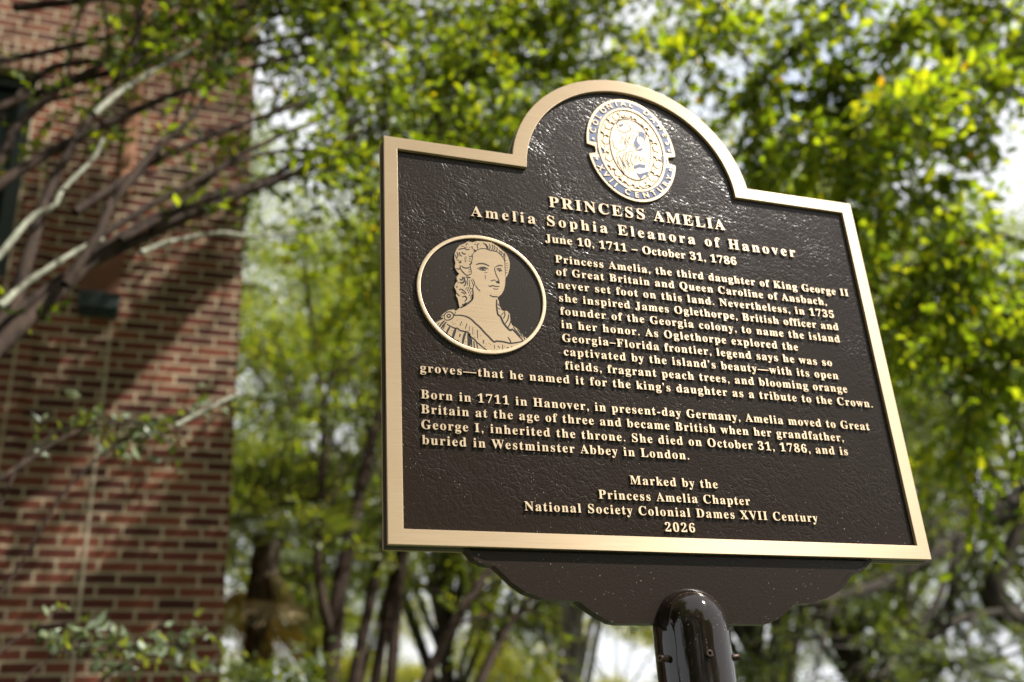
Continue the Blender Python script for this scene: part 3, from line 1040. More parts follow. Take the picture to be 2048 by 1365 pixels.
ENGRAVED=[(0.88,[(125.6,389.0),(130.1,391.0),(135.5,391.7),(140.2,390.8),(144.2,389.0)]),(0.56,[(127.0,382.5),(131.2,385.2),(136.6,386.4),(140.6,385.3),(142.7,383.9)]),(0.56,[(129.7,382.1),(133.7,381.3),(139.1,381.6)]),(0.75,[(129.7,382.3),(133.1,384.1),(137.2,384.5),(139.9,383.1)]),(0.5,[(136.8,377.8),(140.9,379.0)]),(0.56,[(137.7,374.2),(137.7,368.4)]),(0.75,[(163.7,391.5),(159.3,392.0),(154.4,389.8)]),(0.56,[(154.4,389.8),(151.8,386.6),(152.5,380.1),(154.2,374.4),(156.6,368.8),(157.3,363.7)]),(1.63,[(152.7,365.7),(154.7,365.6),(156.8,366.2)]),(1.25,[(155.0,364.9),(157.0,364.0)]),(0.5,[(145.1,367.4),(146.7,366.5),(150.5,368.4),(152.1,366.4)]),(0.5,[(154.2,386.0),(157.7,387.2),(161.7,386.7)]),(0.69,[(154.8,384.2),(158.9,385.1),(162.5,383.5)]),(0.5,[(161.3,379.3),(161.6,378.6)]),(0.75,[(141.6,358.6),(143.9,357.6),(147.3,359.2),(151.3,358.5),(157.1,359.1)]),(0.5,[(147.8,355.2),(151.1,354.2),(155.2,355.1)]),(0.75,[(142.5,344.6),(145.7,342.7),(150.4,342.5),(153.8,343.3)]),(0.63,[(123.1,356.8),(125.6,352.8),(129.4,348.5)]),(0.56,[(120.9,403.6),(124.2,408.5),(129.1,412.9),(134.0,415.0),(140.1,415.8),(146.2,414.0),(153.0,413.7),(158.4,412.2),(162.3,408.1),(165.5,404.0),(166.9,398.9),(166.9,388.5),(166.7,376.6)]),(0.5,[(120.9,403.6),(121.1,399.9),(119.4,393.0),(117.1,386.1),(118.4,378.1),(117.9,372.9)]),(0.75,[(137.2,425.2),(141.7,420.6),(142.2,416.1)]),(0.75,[(140.5,423.8),(143.7,418.5),(143.9,415.6)]),(0.63,[(146.0,424.1),(147.1,419.0),(145.5,414.6)]),(0.63,[(150.1,423.9),(151.2,418.8),(148.2,414.5)]),(0.63,[(153.5,422.9),(153.9,418.4),(151.7,414.5)]),(0.63,[(156.4,420.2),(157.3,416.5),(154.4,413.9)]),(0.63,[(159.3,416.0),(161.2,414.0),(160.4,410.7)]),(0.63,[(162.3,414.5),(163.9,412.9),(162.6,408.8)]),(0.63,[(164.8,411.1),(166.5,409.8),(164.9,405.8)]),(0.56,[(168.8,396.2),(171.2,397.2)]),(0.56,[(168.9,393.2),(171.3,393.5)]),(0.56,[(168.4,389.4),(171.1,389.8)]),(0.56,[(168.1,385.7),(170.5,385.6)]),(0.56,[(167.9,381.9),(169.9,381.4)]),(0.56,[(167.0,412.5),(167.9,408.1),(166.7,401.9),(169.4,400.4)]),(0.69,[(99.2,405.3),(100.4,401.0),(99.7,397.2)]),(0.69,[(102.5,405.7),(103.2,401.3),(106.3,399.5)]),(0.88,[(105.9,406.1),(108.5,403.7),(111.8,403.8)]),(0.63,[(97.0,400.6),(98.2,396.3),(100.1,395.6)]),(0.88,[(101.3,390.7),(103.4,389.2),(104.4,392.6)]),(0.63,[(97.5,380.0),(100.8,378.8),(102.9,381.4)]),(0.75,[(103.1,385.1),(103.5,379.3),(107.9,373.6),(112.4,370.8),(117.2,373.6)]),(0.75,[(105.0,384.6),(108.3,382.0),(112.9,382.1),(116.3,383.8)]),(0.56,[(109.6,398.8),(113.0,398.9)]),(0.56,[(109.2,396.2),(112.5,396.2)]),(0.56,[(109.4,394.0),(112.1,393.9)]),(0.56,[(109.7,391.8),(111.7,391.7)]),(0.56,[(115.8,401.5),(119.1,400.2),(120.6,403.6)]),(0.56,[(115.6,397.7),(119.0,396.5)]),(0.56,[(115.4,394.0),(118.1,392.7)]),(0.63,[(115.8,387.8),(118.6,389.8),(119.8,392.3)]),(0.63,[(98.1,393.3),(102.0,392.3)]),(0.63,[(114.8,379.2),(117.2,380.9)]),(0.63,[(114.0,376.1),(117.4,377.3)]),(0.69,[(101.4,409.7),(106.1,411.2),(110.9,412.8)]),(0.56,[(104.9,415.4),(109.7,415.6)]),(0.56,[(112.4,416.7),(113.2,419.1),(115.3,421.6)]),(0.75,[(111.0,415.0),(111.2,412.4),(113.8,410.8),(117.6,412.1)]),(1.0,[(120.5,417.0),(122.0,413.5)]),(0.75,[(123.0,412.8),(126.3,409.9),(122.9,410.6)]),(0.63,[(129.2,414.4),(128.8,420.4),(131.6,423.0)]),(0.56,[(124.8,421.3),(127.1,420.5)]),(0.88,[(101.6,364.1),(103.8,362.5),(105.9,365.0),(105.3,367.8)]),(1.0,[(101.3,358.6),(105.3,358.5),(108.1,362.3),(107.8,368.1)]),(0.56,[(97.2,362.5),(99.6,357.6)]),(0.56,[(95.5,351.4),(98.0,353.3)]),(0.56,[(96.4,350.0),(98.6,352.0)]),(0.75,[(100.2,347.0),(102.9,348.7),(106.8,346.3),(109.9,342.7)]),(0.63,[(102.7,344.4),(106.0,343.3),(108.2,341.3)]),(0.69,[(95.8,342.9),(98.0,340.3),(100.5,337.9)]),(0.69,[(103.7,336.6),(108.4,338.6),(109.9,335.2)]),(0.5,[(112.9,367.3),(112.0,361.3),(112.4,354.9)]),(0.5,[(114.8,364.6),(115.1,355.9),(116.5,351.0),(119.7,352.8),(120.0,357.9),(117.5,364.9)]),(0.5,[(119.6,366.6),(121.5,362.4),(122.3,358.2),(120.4,356.4)]),(0.88,[(110.3,368.4),(112.3,367.9),(117.0,367.7)]),(0.75,[(110.1,362.5),(109.2,356.6),(106.7,353.5)]),(0.63,[(111.7,353.0),(108.8,348.7)]),(0.63,[(113.7,353.2),(111.4,346.8)]),(0.63,[(115.7,350.9),(112.6,343.9)]),(0.63,[(116.8,347.1),(113.7,339.5)]),(0.63,[(117.5,342.1),(114.9,336.1)]),(0.88,[(118.9,351.3),(119.1,342.6),(116.8,334.1)]),(1.08,[(119.0,341.9),(118.4,336.5),(114.9,331.6),(108.2,325.6),(100.7,320.4)]),(0.69,[(107.9,338.9),(110.2,334.8),(106.8,330.9)]),(1.23,[(103.4,326.1),(106.1,325.1),(109.1,329.4)]),(1.08,[(92.3,308.5),(101.1,309.4),(109.0,308.1),(115.3,304.8),(120.7,299.3),(126.1,294.7),(132.2,287.6),(138.3,281.3),(144.4,275.1),(148.5,276.3),(157.4,276.3),(167.1,275.1),(178.7,277.5),(186.3,280.4)]),(0.69,[(164.4,283.9),(167.4,279.0),(168.0,275.6)]),(0.93,[(81.5,294.5),(87.7,291.3),(92.3,289.6),(95.5,289.9),(98.6,287.3),(104.9,286.2),(109.6,285.4),(112.6,279.7),(118.0,276.0),(121.0,272.0),(124.1,269.8),(129.4,265.2),(134.1,262.2)]),(0.93,[(77.0,302.6),(71.4,299.9),(65.4,295.4)]),(0.93,[(78.5,299.3),(74.4,294.6),(71.1,289.3)]),(0.93,[(80.8,297.8),(76.7,292.3),(73.3,287.3)]),(1.08,[(85.3,291.0),(82.3,285.2),(80.2,280.3)]),(1.54,[(93.3,289.3),(90.9,282.7),(88.5,274.8)]),(1.39,[(106.6,285.5),(103.8,278.0),(101.8,268.5)]),(2.31,[(110.4,283.7),(111.2,275.3),(110.2,265.9)]),(1.08,[(114.0,276.4),(113.9,264.6)]),(1.08,[(117.1,273.3),(117.4,263.2)]),(0.93,[(120.8,271.1),(121.8,263.2)]),(0.77,[(71.4,295.6),(68.1,291.0)]),(0.77,[(78.6,292.5),(74.8,284.6)]),(0.69,[(101.9,300.4),(98.9,294.1)]),(0.69,[(109.0,298.1),(106.3,290.6)]),(0.39,[(112.5,295.1),(111.3,287.2)]),(0.39,[(116.8,294.2),(115.9,282.6)]),(0.69,[(122.7,290.1),(122.5,278.1)]),(1.08,[(99.2,281.8),(97.8,277.8)]),(0.69,[(94.9,272.9),(96.4,272.2)]),(0.62,[(94.7,269.1),(97.9,269.0)]),(0.62,[(131.2,276.4),(129.9,273.7),(130.6,271.2)]),(0.54,[(145.0,270.5),(145.1,264.9)]),(0.69,[(149.8,269.6),(152.2,266.6)]),(0.62,[(156.4,272.0),(156.4,265.1)]),(0.69,[(162.2,267.4),(163.4,268.3),(165.0,267.6)]),(0.54,[(168.9,271.4),(169.2,269.7)]),(1.23,[(152.0,338.5),(151.4,327.8),(152.4,316.5),(155.9,313.4),(159.1,305.0),(163.6,298.5),(168.3,294.2),(171.7,295.8),(176.3,291.1),(185.5,280.7)]),(0.69,[(153.3,332.4),(155.0,329.5)]),(0.69,[(153.0,326.2),(156.3,323.8)]),(0.69,[(157.3,315.7),(160.8,320.0)]),(0.69,[(159.8,310.3),(162.4,316.7),(161.9,321.9)]),(0.69,[(161.9,303.5),(166.1,310.1),(167.5,318.1)]),(0.69,[(165.4,297.8),(169.1,305.1),(170.3,310.5)]),(0.69,[(172.9,300.3),(176.5,294.6),(182.6,286.9)]),(0.69,[(178.5,296.5),(182.9,290.8),(184.9,285.0)]),(0.69,[(184.8,292.3),(186.9,287.3),(188.4,281.4)]),(0.69,[(72.3,304.5),(77.9,307.0)]),(0.69,[(92.3,308.5),(93.7,313.8)]),(0.77,[(82.7,308.3),(85.1,309.4),(86.7,307.4),(85.0,304.7),(82.6,305.3),(82.1,307.0),(83.1,308.5)]),(0.69,[(78.2,303.6),(79.2,308.8),(83.7,312.7),(88.8,312.4),(91.1,308.3),(88.9,303.8),(84.0,300.7),(79.7,300.7),(78.2,303.6)])]
DOTS=[(96.0,302.0,0.55),(88.7,298.2,0.55),(92.6,296.5,0.55),(90.2,295.4,0.55),(102.9,295.8,0.55),(87.9,285.8,0.55),(96.1,284.9,0.55),(112.8,284.0,0.55),(118.8,285.4,0.55),(126.3,281.9,0.55),(118.2,279.4,0.55),(133.7,270.7,0.55),(137.8,272.3,0.55),(140.1,270.4,0.55),(131.9,267.1,0.55),(142.5,262.6,0.55),(148.6,263.1,0.55),(159.5,269.7,0.55),(171.7,270.4,0.55),(105.9,271.4,0.55),(135.1,383.0,1.63),(158.8,383.3,1.5),(117.4,423.4,0.5),(113.6,414.5,0.75),(117.7,415.0,0.75),(121.4,414.9,0.63),(126.2,423.8,0.5),(132.9,420.9,0.5),(115.9,418.7,0.5)]
FIGURE_LINES=[(0.69,[(361.4,664.0),(368.6,672.8),(383.8,677.5),(398.0,673.0),(409.3,662.1),(410.6,651.8),(404.1,636.7)]),(0.52,[(363.8,666.8),(364.6,655.3),(374.5,651.2),(384.8,658.9),(383.8,668.1),(376.7,670.3)]),(0.41,[(385.1,661.3),(390.9,657.2),(402.4,657.3),(409.7,656.3)]),(0.41,[(364.6,646.0),(370.3,641.2),(364.2,633.2),(369.1,630.6)]),(0.41,[(370.4,642.4),(375.1,629.3),(372.0,619.6),(359.9,613.0),(355.0,605.4)]),(0.41,[(382.6,649.2),(378.6,632.2),(387.7,630.4)]),(0.52,[(387.5,629.2),(391.7,620.7),(400.8,626.8)]),(0.41,[(369.6,607.8),(378.9,617.4),(389.2,616.8)]),(0.41,[(379.5,586.8),(386.9,606.2),(393.0,614.0)]),(0.41,[(368.8,600.9),(373.5,588.1),(374.0,574.7)]),(0.41,[(361.2,606.4),(364.6,591.2),(365.9,575.7)]),(0.41,[(392.7,611.7),(395.8,603.1),(400.9,610.8)]),(0.41,[(398.2,605.8),(401.6,599.5)]),(0.41,[(357.1,605.7),(356.3,589.8)]),(0.41,[(373.5,615.3),(370.9,601.2),(378.2,593.4)]),(0.41,[(384.5,594.4),(379.7,580.1)]),(0.52,[(355.8,603.2),(359.2,588.0),(365.7,573.4)]),(0.52,[(360.2,606.2),(364.9,593.5),(370.6,580.9)]),(0.52,[(370.4,614.8),(365.7,600.4),(369.3,587.4)]),(0.52,[(377.5,613.7),(373.5,597.1),(378.2,584.4)]),(0.52,[(382.7,614.6),(379.0,600.3),(382.1,591.8)]),(0.52,[(388.5,611.0),(390.3,599.9)]),(0.52,[(394.6,609.7),(394.8,598.4)]),(0.52,[(400.9,610.8),(402.8,600.8)]),(0.52,[(353.1,634.7),(353.6,621.1),(361.5,617.8)]),(0.52,[(378.4,648.4),(375.2,638.6),(378.6,632.2)]),(0.52,[(384.7,649.5),(381.5,639.7)]),(0.52,[(390.1,650.5),(385.8,640.4)]),(0.52,[(413.2,659.3),(415.6,636.3),(413.7,612.9),(406.8,591.3)])]
FIGURE_FILLS=[[(398.0,655.4),(404.7,658.9),(409.4,653.9),(407.1,644.2),(401.4,649.0),(397.9,646.0)],[(387.0,633.7),(392.7,646.3),(398.2,653.8),(394.0,639.5),(398.9,631.6),(392.0,623.0)],[(365.7,664.8),(373.3,668.0),(376.3,666.7),(368.2,659.4)],[(383.1,591.9),(393.0,597.0),(403.7,596.5),(401.5,590.0),(392.2,590.0),(383.4,585.2)],[(385.3,580.6),(390.8,578.6),(408.3,586.6),(403.3,576.7),(398.9,577.6),(391.6,568.6),(387.2,574.2)],[(371.6,634.5),(374.2,633.8),(372.8,626.6),(371.5,628.7)],[(393.1,623.2),(400.9,628.0),(402.6,624.9),(395.7,619.1)]]
bm = bmesh.new()
add_plate(bm, [mm(p) for p in BUST], 0.0017, 0.0037)
obj_bm('bust', bm, M_BRONZE, por)
bm = bmesh.new()
for wd, pts in ENGRAVED:
    add_ribbon(bm, [mm(p) for p in pts], wd / 1000 * 2.3, 0.00158)
for x, z, r in DOTS:
    q = ell(x / 1000, Z0 + z / 1000, r / 1000, r / 1000 * 0.8, 10)
    bm.faces.new([bm.verts.new((a, 0.00155, b)) for a, b in q])
obj_bm('engraved_lines', bm, M_INK, por)

# ---- society emblem
ECX, ECZ = 0.3832, Z0 + 0.6222
EA, EB = 0.0735, 0.0938
JA, JB = 0.0565, 0.0768
zc_hi, zc_lo = ECZ - 0.0015, ECZ - 0.0190          # the waist between the two lettered bands


def arc_between(a, b, zlim, upper, n=60):
    """Points of an ellipse above (or below) a height, from right to left (or left to right)."""
    s = (zlim - ECZ) / b
    t = math.asin(max(-1, min(1, s)))
    if upper:
        return ell(ECX, ECZ, a, b, n, t, math.pi - t, False)
    return ell(ECX, ECZ, a, b, n, math.pi - t, 2 * math.pi + t, False)


WAIST = 0.0610
bm = bmesh.new()
top = arc_between(EA, EB, zc_hi, True)
low = arc_between(EA, EB, zc_lo, False)
base = top + [(ECX - WAIST, zc_hi - 0.003), (ECX - WAIST + 0.001, (zc_hi + zc_lo) / 2), (ECX - WAIST, zc_lo + 0.003)] + low + [(ECX + WAIST, zc_lo + 0.003), (ECX + WAIST - 0.001, (zc_hi + zc_lo) / 2), (ECX + WAIST, zc_hi - 0.003)]
add_plate(bm, base, 0.0022, 0.0050, 0.0006)
emb = obj_bm('emblem', bm, M_LETTER, mk)
bm = bmesh.new()


def enamel(pts, y=0.00185):
    vs = [bm.verts.new((x, y, z)) for x, z in pts]
    vb = [bm.verts.new((x, 0.0024, z)) for x, z in pts]
    f = bm.faces.new(vs)
    f.normal_update()
    n = len(pts)
    for i in range(n):
        bm.faces.new((vs[i], vs[(i + 1) % n], vb[(i + 1) % n], vb[i]))
    bmesh.ops.triangulate(bm, faces=[f])


def band_patch(upper):
    zl = zc_hi + 0.0055 if upper else zc_lo - 0.0050
    o = arc_between(EA - 0.0046, EB - 0.0046, zl, upper)
    i = arc_between(JA + 0.0005, JB + 0.0005, zl, upper)
    return o + i[::-1]


enamel(band_patch(True))
enamel(band_patch(False))
zm = (zc_hi + zc_lo) / 2
for s in (-1, 1):
    enamel([(ECX + s * x, z) for x, z in ((0.0572, zm - 0.0070), (0.0580, zm), (0.0572, zm + 0.0070), (0.0500, zm + 0.0066), (0.0465, zm), (0.0500, zm - 0.0066))])
for poly in FIGURE_FILLS:
    enamel([mm(p) for p in poly], 0.00135)
obj_bm('enamel', bm, M_BLUE, emb)

# gold field with thirteen stars, oval with a bonneted figure
bm = bmesh.new()
add_band(bm, ell(ECX, ECZ, JA, JB), ell(ECX, ECZ, JA - 0.0042, JB - 0.0042), 0.0012, 0.0024, 0.0008)
add_plate(bm, ell(ECX, ECZ + 0.0008, 0.0352, 0.0563), 0.0015, 0.0024, 0.0006)


def star(cx, cz, r, y0, y1, rot):
    pts = []
    for i in range(10):
        a = rot + math.pi / 2 + math.pi * i / 5
        q = r if i % 2 == 0 else r * 0.42
        pts.append((cx + q * math.cos(a), cz + q * math.sin(a)))
    return pts


def pentagon(cx, cz, r, rot):
    return [(cx + r * math.cos(rot + 2 * math.pi * i / 5), cz + r * math.sin(rot + 2 * math.pi * i / 5)) for i in range(5)]


STARS, PENTS = [], []
for i in range(13):
    a = math.pi / 2 + 0.24 + 2 * math.pi * i / 13
    STARS.append((ECX + 0.0435 * math.cos(a), ECZ + 0.0650 * math.sin(a)))
    a2 = a + math.pi / 13
    PENTS.append((ECX + 0.0425 * math.cos(a2), ECZ + 0.0640 * math.sin(a2), a2))
for x, z in STARS:
    add_plate(bm, star(x, z, 0.0074, 0, 0, 0.1), 0.0010, 0.0024)
for x, z, a in PENTS:
    add_plate(bm, pentagon(x, z, 0.0064, a), 0.0015, 0.0024, 0.0005)
obj_bm('emblem_relief', bm, M_LETTER, emb)
bm = bmesh.new()
for x, z in STARS:
    f = bm.faces.new([bm.verts.new((a, 0.00205, b)) for a, b in star(x, z, 0.0088, 0, 0, 0.1)])
    f.normal_update()
    bmesh.ops.triangulate(bm, faces=[f])
for x, z, a in PENTS:
    bm.faces.new([bm.verts.new((p, 0.00210, q)) for p, q in pentagon(x, z, 0.0072, a)])
for c0, c1, a0, a1 in ((0.0352, 0.0563, 0.0363, 0.0574), (JA - 0.0042, JB - 0.0042, JA - 0.0054, JB - 0.0054)):
    o, i_ = ell(ECX, ECZ + 0.0004, c0, c1, 72), ell(ECX, ECZ + 0.0004, a0, a1, 72)
    vo = [bm.verts.new((x, 0.00200, z)) for x, z in o]
    vi = [bm.verts.new((x, 0.00200, z)) for x, z in i_]
    for k in range(72):
        bm.faces.new((vo[k], vo[(k + 1) % 72], vi[(k + 1) % 72], vi[k]))
for wd, pts in FIGURE_LINES:
    add_ribbon(bm, [mm(p) for p in pts], wd / 1000 * 2.9, 0.00138)
obj_bm('emblem_lines', bm, M_NAVY, emb)

EL_TOP = [('C', 321.6, 646.4), ('O', 327.2, 661.7), ('L', 333.5, 674.6), ('O', 342.7, 687.4), ('N', 353.5, 697.0), ('I', 365.8, 703.8), ('A', 377.7, 706.8), ('L', 391.4, 706.8),
          ('D', 416.9, 695.9), ('A', 427.6, 684.9), ('M', 437.2, 672.5), ('E', 443.6, 658.4), ('S', 447.2, 643.6)]
EL_LOW = [('X', 328.2, 579.6), ('V', 335.2, 568.2), ('I', 342.6, 558.8), ('I', 349.2, 552.0), ('C', 367.0, 542.6), ('E', 382.0, 539.4), ('N', 396.6, 541.4), ('T', 410.2, 547.2), ('U', 422.4, 556.0),
          ('R', 433.0, 567.4), ('Y', 440.4, 579.0)]
me = bpy.data.meshes.new('emblem_lettering')
V, F = [], []
for lst, up in ((EL_TOP, 1), (EL_LOW, -1)):
    for ch, x, z in lst:
        ex, ez = x / 1000 - ECX, Z0 + z / 1000 - ECZ
        nx, nz = ex / (0.065 ** 2), ez / (0.0852 ** 2)
        l = math.hypot(nx, nz)
        nx, nz = nx / l * up, nz / l * up                  # "up" of the letter
        v, f = text_arrays(ch, 0.0, None, -0.0046, 0.0092, 0.0010, 0.0014, 0.012, plain=True)
        o = len(V)
        cx, cz = ECX + ex, ECZ + ez
        for a, y, b in v:
            V.append((cx + a * nz + b * nx, y, cz - a * nx + b * nz))
        F += [tuple(i + o for i in q) for q in f]
for x, z in ((320.6, 630.6), (446.6, 630.2), (323.0, 594.5), (444.0, 593.6)):
    b = bmesh.new()
    add_plate(b, ell(x / 1000, Z0 + z / 1000, 0.0020, 0.0020, 14), 0.0010, 0.0024)
    b.verts.index_update()
    o = len(V)
    V += [tuple(q.co) for q in b.verts]
    F += [tuple(q.index + o for q in f.verts) for f in b.faces]
    b.free()
me.from_pydata(V, [], F)
me.update()
me.materials.append(M_LETTER)
link(bpy.data.objects.new('emblem_lettering', me), emb)

# ---------------------------------------------------------------- trees
def px_path(pts, y0, y1):
    """World path of a limb through photograph points whose distance runs from y0 to y1."""
    n = len(pts)
    return [at(p[0], p[1], y0 + (y1 - y0) * i / (n - 1)) for i, p in enumerate(pts)]


def pick_on(paths, k, rng, t0=0.0, t1=1.0):
    """k random points on limb paths (longer limbs get more)."""
    segs = []
    for P in paths:
        n = len(P)
        for i in range(n - 1):
            if t0 <= i / (n - 1) <= t1:
                segs.append((P[i], P[i + 1]))
    wts = np.array([(b - a).length for a, b in segs])
    idx = rng.choice(len(segs), size=k, p=wts / wts.sum())
    out, tan = [], []
    for i in idx:
        a, b = segs[i]
        out.append(a.lerp(b, rng.random()))
        tan.append((b - a).normalized())
    return np.array(out), np.array(tan)


def grow_branches(limbs, paths, k, rng, length, r0, up=0.3, fwd=None, t0=0.3):
    """Side branches off the given limbs; returns their paths."""
    st, tan = pick_on(paths, k, rng, t0, 1.0)
    out = []
    for i in range(k):
        d = Vector(tan[i]) * 0.7 + Vector(rng.normal(size=3)) * 0.65 + Vector((0, 0, up))
        if fwd is not None:
            d += Vector(fwd)
        d.normalize()
        L = length * rng.uniform(0.55, 1.2)
        p = Vector(st[i])
        bend = Vector(rng.normal(size=3)) * 0.18 * L
        pts = [p, p + d * L * 0.4 + bend * 0.3, p + d * L * 0.75 + bend * 0.8, p + d * L + bend * 1.2]
        out.append(limbs.limb(pts, r0 * rng.uniform(0.7, 1.1), 0.003, 5, 3, i))
    return out


def leafy(name_twigs, name_crown, starts, dirs, lens, leaf_len, mat, bark, parent, rng, step=0.03, oval=False, twig_r=0.0022, ratio=0.5, droop=0.25, keep=None):
    B, A, S0, S1 = twig_sprays(starts, dirs, lens, rng, step, droop)
    if keep is not None:
        k = keep(B)
        B, A = B[k], A[k]
        k = keep((S0 + S1) * 0.5)
        S0, S1 = S0[k], S1[k]
    twig_mesh(name_twigs, S0, S1, twig_r, bark, parent)
    ln = leaf_len * rng.uniform(0.5, 1.3, size=len(B))
    leaf_mesh(name_crown, B, A, ln, mat, parent, rng, ratio, oval)
    return len(B)


# --- crape myrtle whose limbs sweep across the wall
rng = np.random.default_rng(7)
T = thing('crape_myrtle', (-2.35, 2.3, 0), 'crape myrtle whose bare dark limbs sweep up across the brick wall', 'tree', 'crape myrtles around the marker')
LB = Limbs()
DARK = [
    ([(-170, 900), (-60, 760), (0, 690), (60, 635), (130, 570), (200, 505), (290, 450), (400, 400), (490, 375), (600, 345), (690, 312), (770, 282), (900, 262), (1010, 238), (1120, 215), (1240, 190)], 2.3, 3.3, 0.040, 0.006),
    ([(130, 570), (190, 478), (225, 404), (267, 352), (295, 316), (330, 281), (380, 239), (408, 197), (440, 120), (500, 40), (560, -60)], 2.45, 2.75, 0.024, 0.006),
    ([(-120, 480), (0, 316), (35, 253), (88, 204), (134, 165), (197, 134), (267, 98), (316, 49), (387, 32), (492, 7), (620, -40)], 2.7, 3.2, 0.026, 0.008),
    ([(-60, 300), (21, 215), (63, 165), (116, 132), (218, 118), (281, 90), (334, 77), (387, 60), (500, 39), (600, 22), (720, 12), (830, -10)], 3.0, 3.5, 0.022, 0.006),
    ([(20, 640), (60, 500), (90, 400), (130, 320), (175, 240), (235, 160), (300, 95)], 2.5, 2.9, 0.030, 0.010),
    ([(240, 480), (330, 430), (450, 330), (523, 290), (578, 264), (648, 235), (706, 194), (780, 154), (838, 136), (920, 90), (1010, 60)], 2.6, 3.3, 0.018, 0.005),
    ([(460, 385), (530, 370), (597, 341), (655, 278), (721, 235), (794, 205), (853, 165), (926, 147), (981, 128), (1099, 132), (1190, 120)], 2.8, 3.3, 0.016, 0.005),
    ([(740, 298), (830, 275), (915, 235), (963, 194), (1036, 158), (1073, 143), (1130, 100)], 3.1, 3.5, 0.013, 0.004),
    ([(440, 52), (560, 30), (640, 10), (780, 0), (835, 18), (908, 22), (956, 29), (981, 51), (1022, 66), (1100, 55)], 3.2, 3.6, 0.014, 0.005),
    ([(330, 281), (400, 262), (450, 264), (523, 234), (571, 205), (611, 172), (680, 110)], 2.7, 3.1, 0.012, 0.004),
    ([(540, 350), (622, 355), (685, 366), (765, 395), (820, 430)], 3.0, 3.4, 0.009, 0.004),
    ([(135, 165), (140, 105), (150, 60), (185, -20)], 2.8, 3.0, 0.010, 0.006),
    ([(215, 125), (213, 60), (200, -30)], 2.8, 3.0, 0.010, 0.006),
    ([(268, 98), (280, 30), (292, -40)], 2.7, 2.8, 0.013, 0.009),
    ([(270, 350), (360, 340), (420, 355), (480, 350), (560, 362)], 2.7, 3.1, 0.008, 0.004),
    ([(-60, 990), (0, 958), (60, 920), (120, 880), (200, 850), (300, 842), (380, 830)], 2.6, 2.9, 0.014, 0.005),
    ([(225, 404), (300, 330), (345, 255), (370, 190), (420, 150), (480, 130)], 2.6, 2.9, 0.010, 0.004),
    ([(88, 204), (150, 190), (210, 175), (260, 150), (330, 120), (420, 100), (520, 92)], 2.9, 3.2, 0.012, 0.004),
    ([(-90, 430), (100, 305), (280, 218), (450, 152), (640, 98), (820, 42), (940, 10)], 2.7, 3.4, 0.017, 0.004),
    ([(-90, 250), (120, 172), (330, 120), (540, 82), (760, 52), (960, 22), (1120, 30)], 2.9, 3.5, 0.015, 0.004),
    ([(150, 425), (330, 312), (520, 236), (700, 182), (900, 150), (1080, 108)], 2.6, 3.3, 0.013, 0.004),
    ([(-60, 705), (120, 562), (300, 470), (470, 396), (640, 332), (800, 292), (930, 280)], 2.5, 3.2, 0.018, 0.004),
    ([(300, 458), (480, 388), (620, 312), (760, 252), (900, 216), (1010, 170)], 2.7, 3.3, 0.012, 0.004),
    ([(-90, 140), (150, 92), (400, 32), (620, -30)], 3.0, 3.4, 0.014, 0.006),
    ([(190, 478), (330, 395), (480, 322), (600, 300), (730, 310), (840, 345)], 2.5, 3.1, 0.011, 0.003),
]
PATHS = []
for i, (p, a, b, r0, r1) in enumerate(DARK):
    PATHS.append(LB.limb(px_path(p, a, b), r0 * (0.85 if i < 18 else 1.35), r1 * (0.9 if i < 18 else 1.5), 8, 4, i))
# stems down to the root collar, outside the picture on the left
for q, r in ((PATHS[0][0], 0.042), (PATHS[2][0], 0.030), (PATHS[3][0], 0.026), (PATHS[4][0], 0.034), (PATHS[15][0], 0.018)):
    rt = Vector((-2.35 + 0.12 * math.sin(q.x * 40), 2.3 + 0.12 * math.cos(q.z * 31), 0))
    LB.limb([rt, rt.lerp(q, 0.35) + Vector((-0.10, 0, 0.25)), rt.lerp(q, 0.75) + Vector((-0.05, 0, 0.1)), q], r + 0.02, r, 8, 5, int(r * 1000))
SUBS = grow_branches(LB, PATHS[:11] + PATHS[-7:], 95, rng, 0.7, 0.006, 0.25, None, 0.52)
# higher limbs above the picture that carry the rest of the crown and shade the wall
HIGH = []
for i in range(16):
    a = Vector((-1.50 + 0.03 * i, 2.7 + 0.16 * (i % 4), 5.35 + 0.1 * (i % 3)))
    b = Vector((0.5 + 0.17 * i, 2.9 + 0.40 * (i % 4), 6.7 + 0.48 * ((i * 3) % 5)))
    HIGH.append(LB.limb([a, a.lerp(b, 0.35) + Vector((0, 0, 0.35)), a.lerp(b, 0.7) + Vector((0, 0, 0.3)), b], 0.022, 0.006, 6, 5, 50 + i))
    rt = Vector((-2.3, 2.35, 0.0))
    if i in (0, 2, 4):
        LB.limb([rt, rt.lerp(a, 0.5) + Vector((-0.12, 0, 0.2)), a], 0.036, 0.022, 7, 5, 70 + i)
HSUB = grow_branches(LB, HIGH, 220, rng, 1.0, 0.008, 0.1, None, 0.2)
LB.build('trunk', M_BARK_MYRTLE, T)
PALE = [
    ([(-10, 520), (40, 462), (70, 430), (105, 415), (122, 385), (150, 355), (185, 320), (207, 278)], 2.35, 2.5, 0.0125, 0.008),
    ([(188, 228), (214, 205), (245, 180), (277, 160), (345, 120), (400, 92)], 2.4, 2.65, 0.013, 0.007),
    ([(0, 612), (60, 562), (112, 528), (152, 503), (205, 478)], 2.3, 2.5, 0.013, 0.008),
    ([(282, 506), (340, 484), (440, 466), (500, 473), (600, 465), (670, 452)], 2.5, 2.9, 0.011, 0.006),
    ([(352, 852), (400, 826), (440, 806), (478, 788)], 2.5, 2.6, 0.009, 0.007),
]
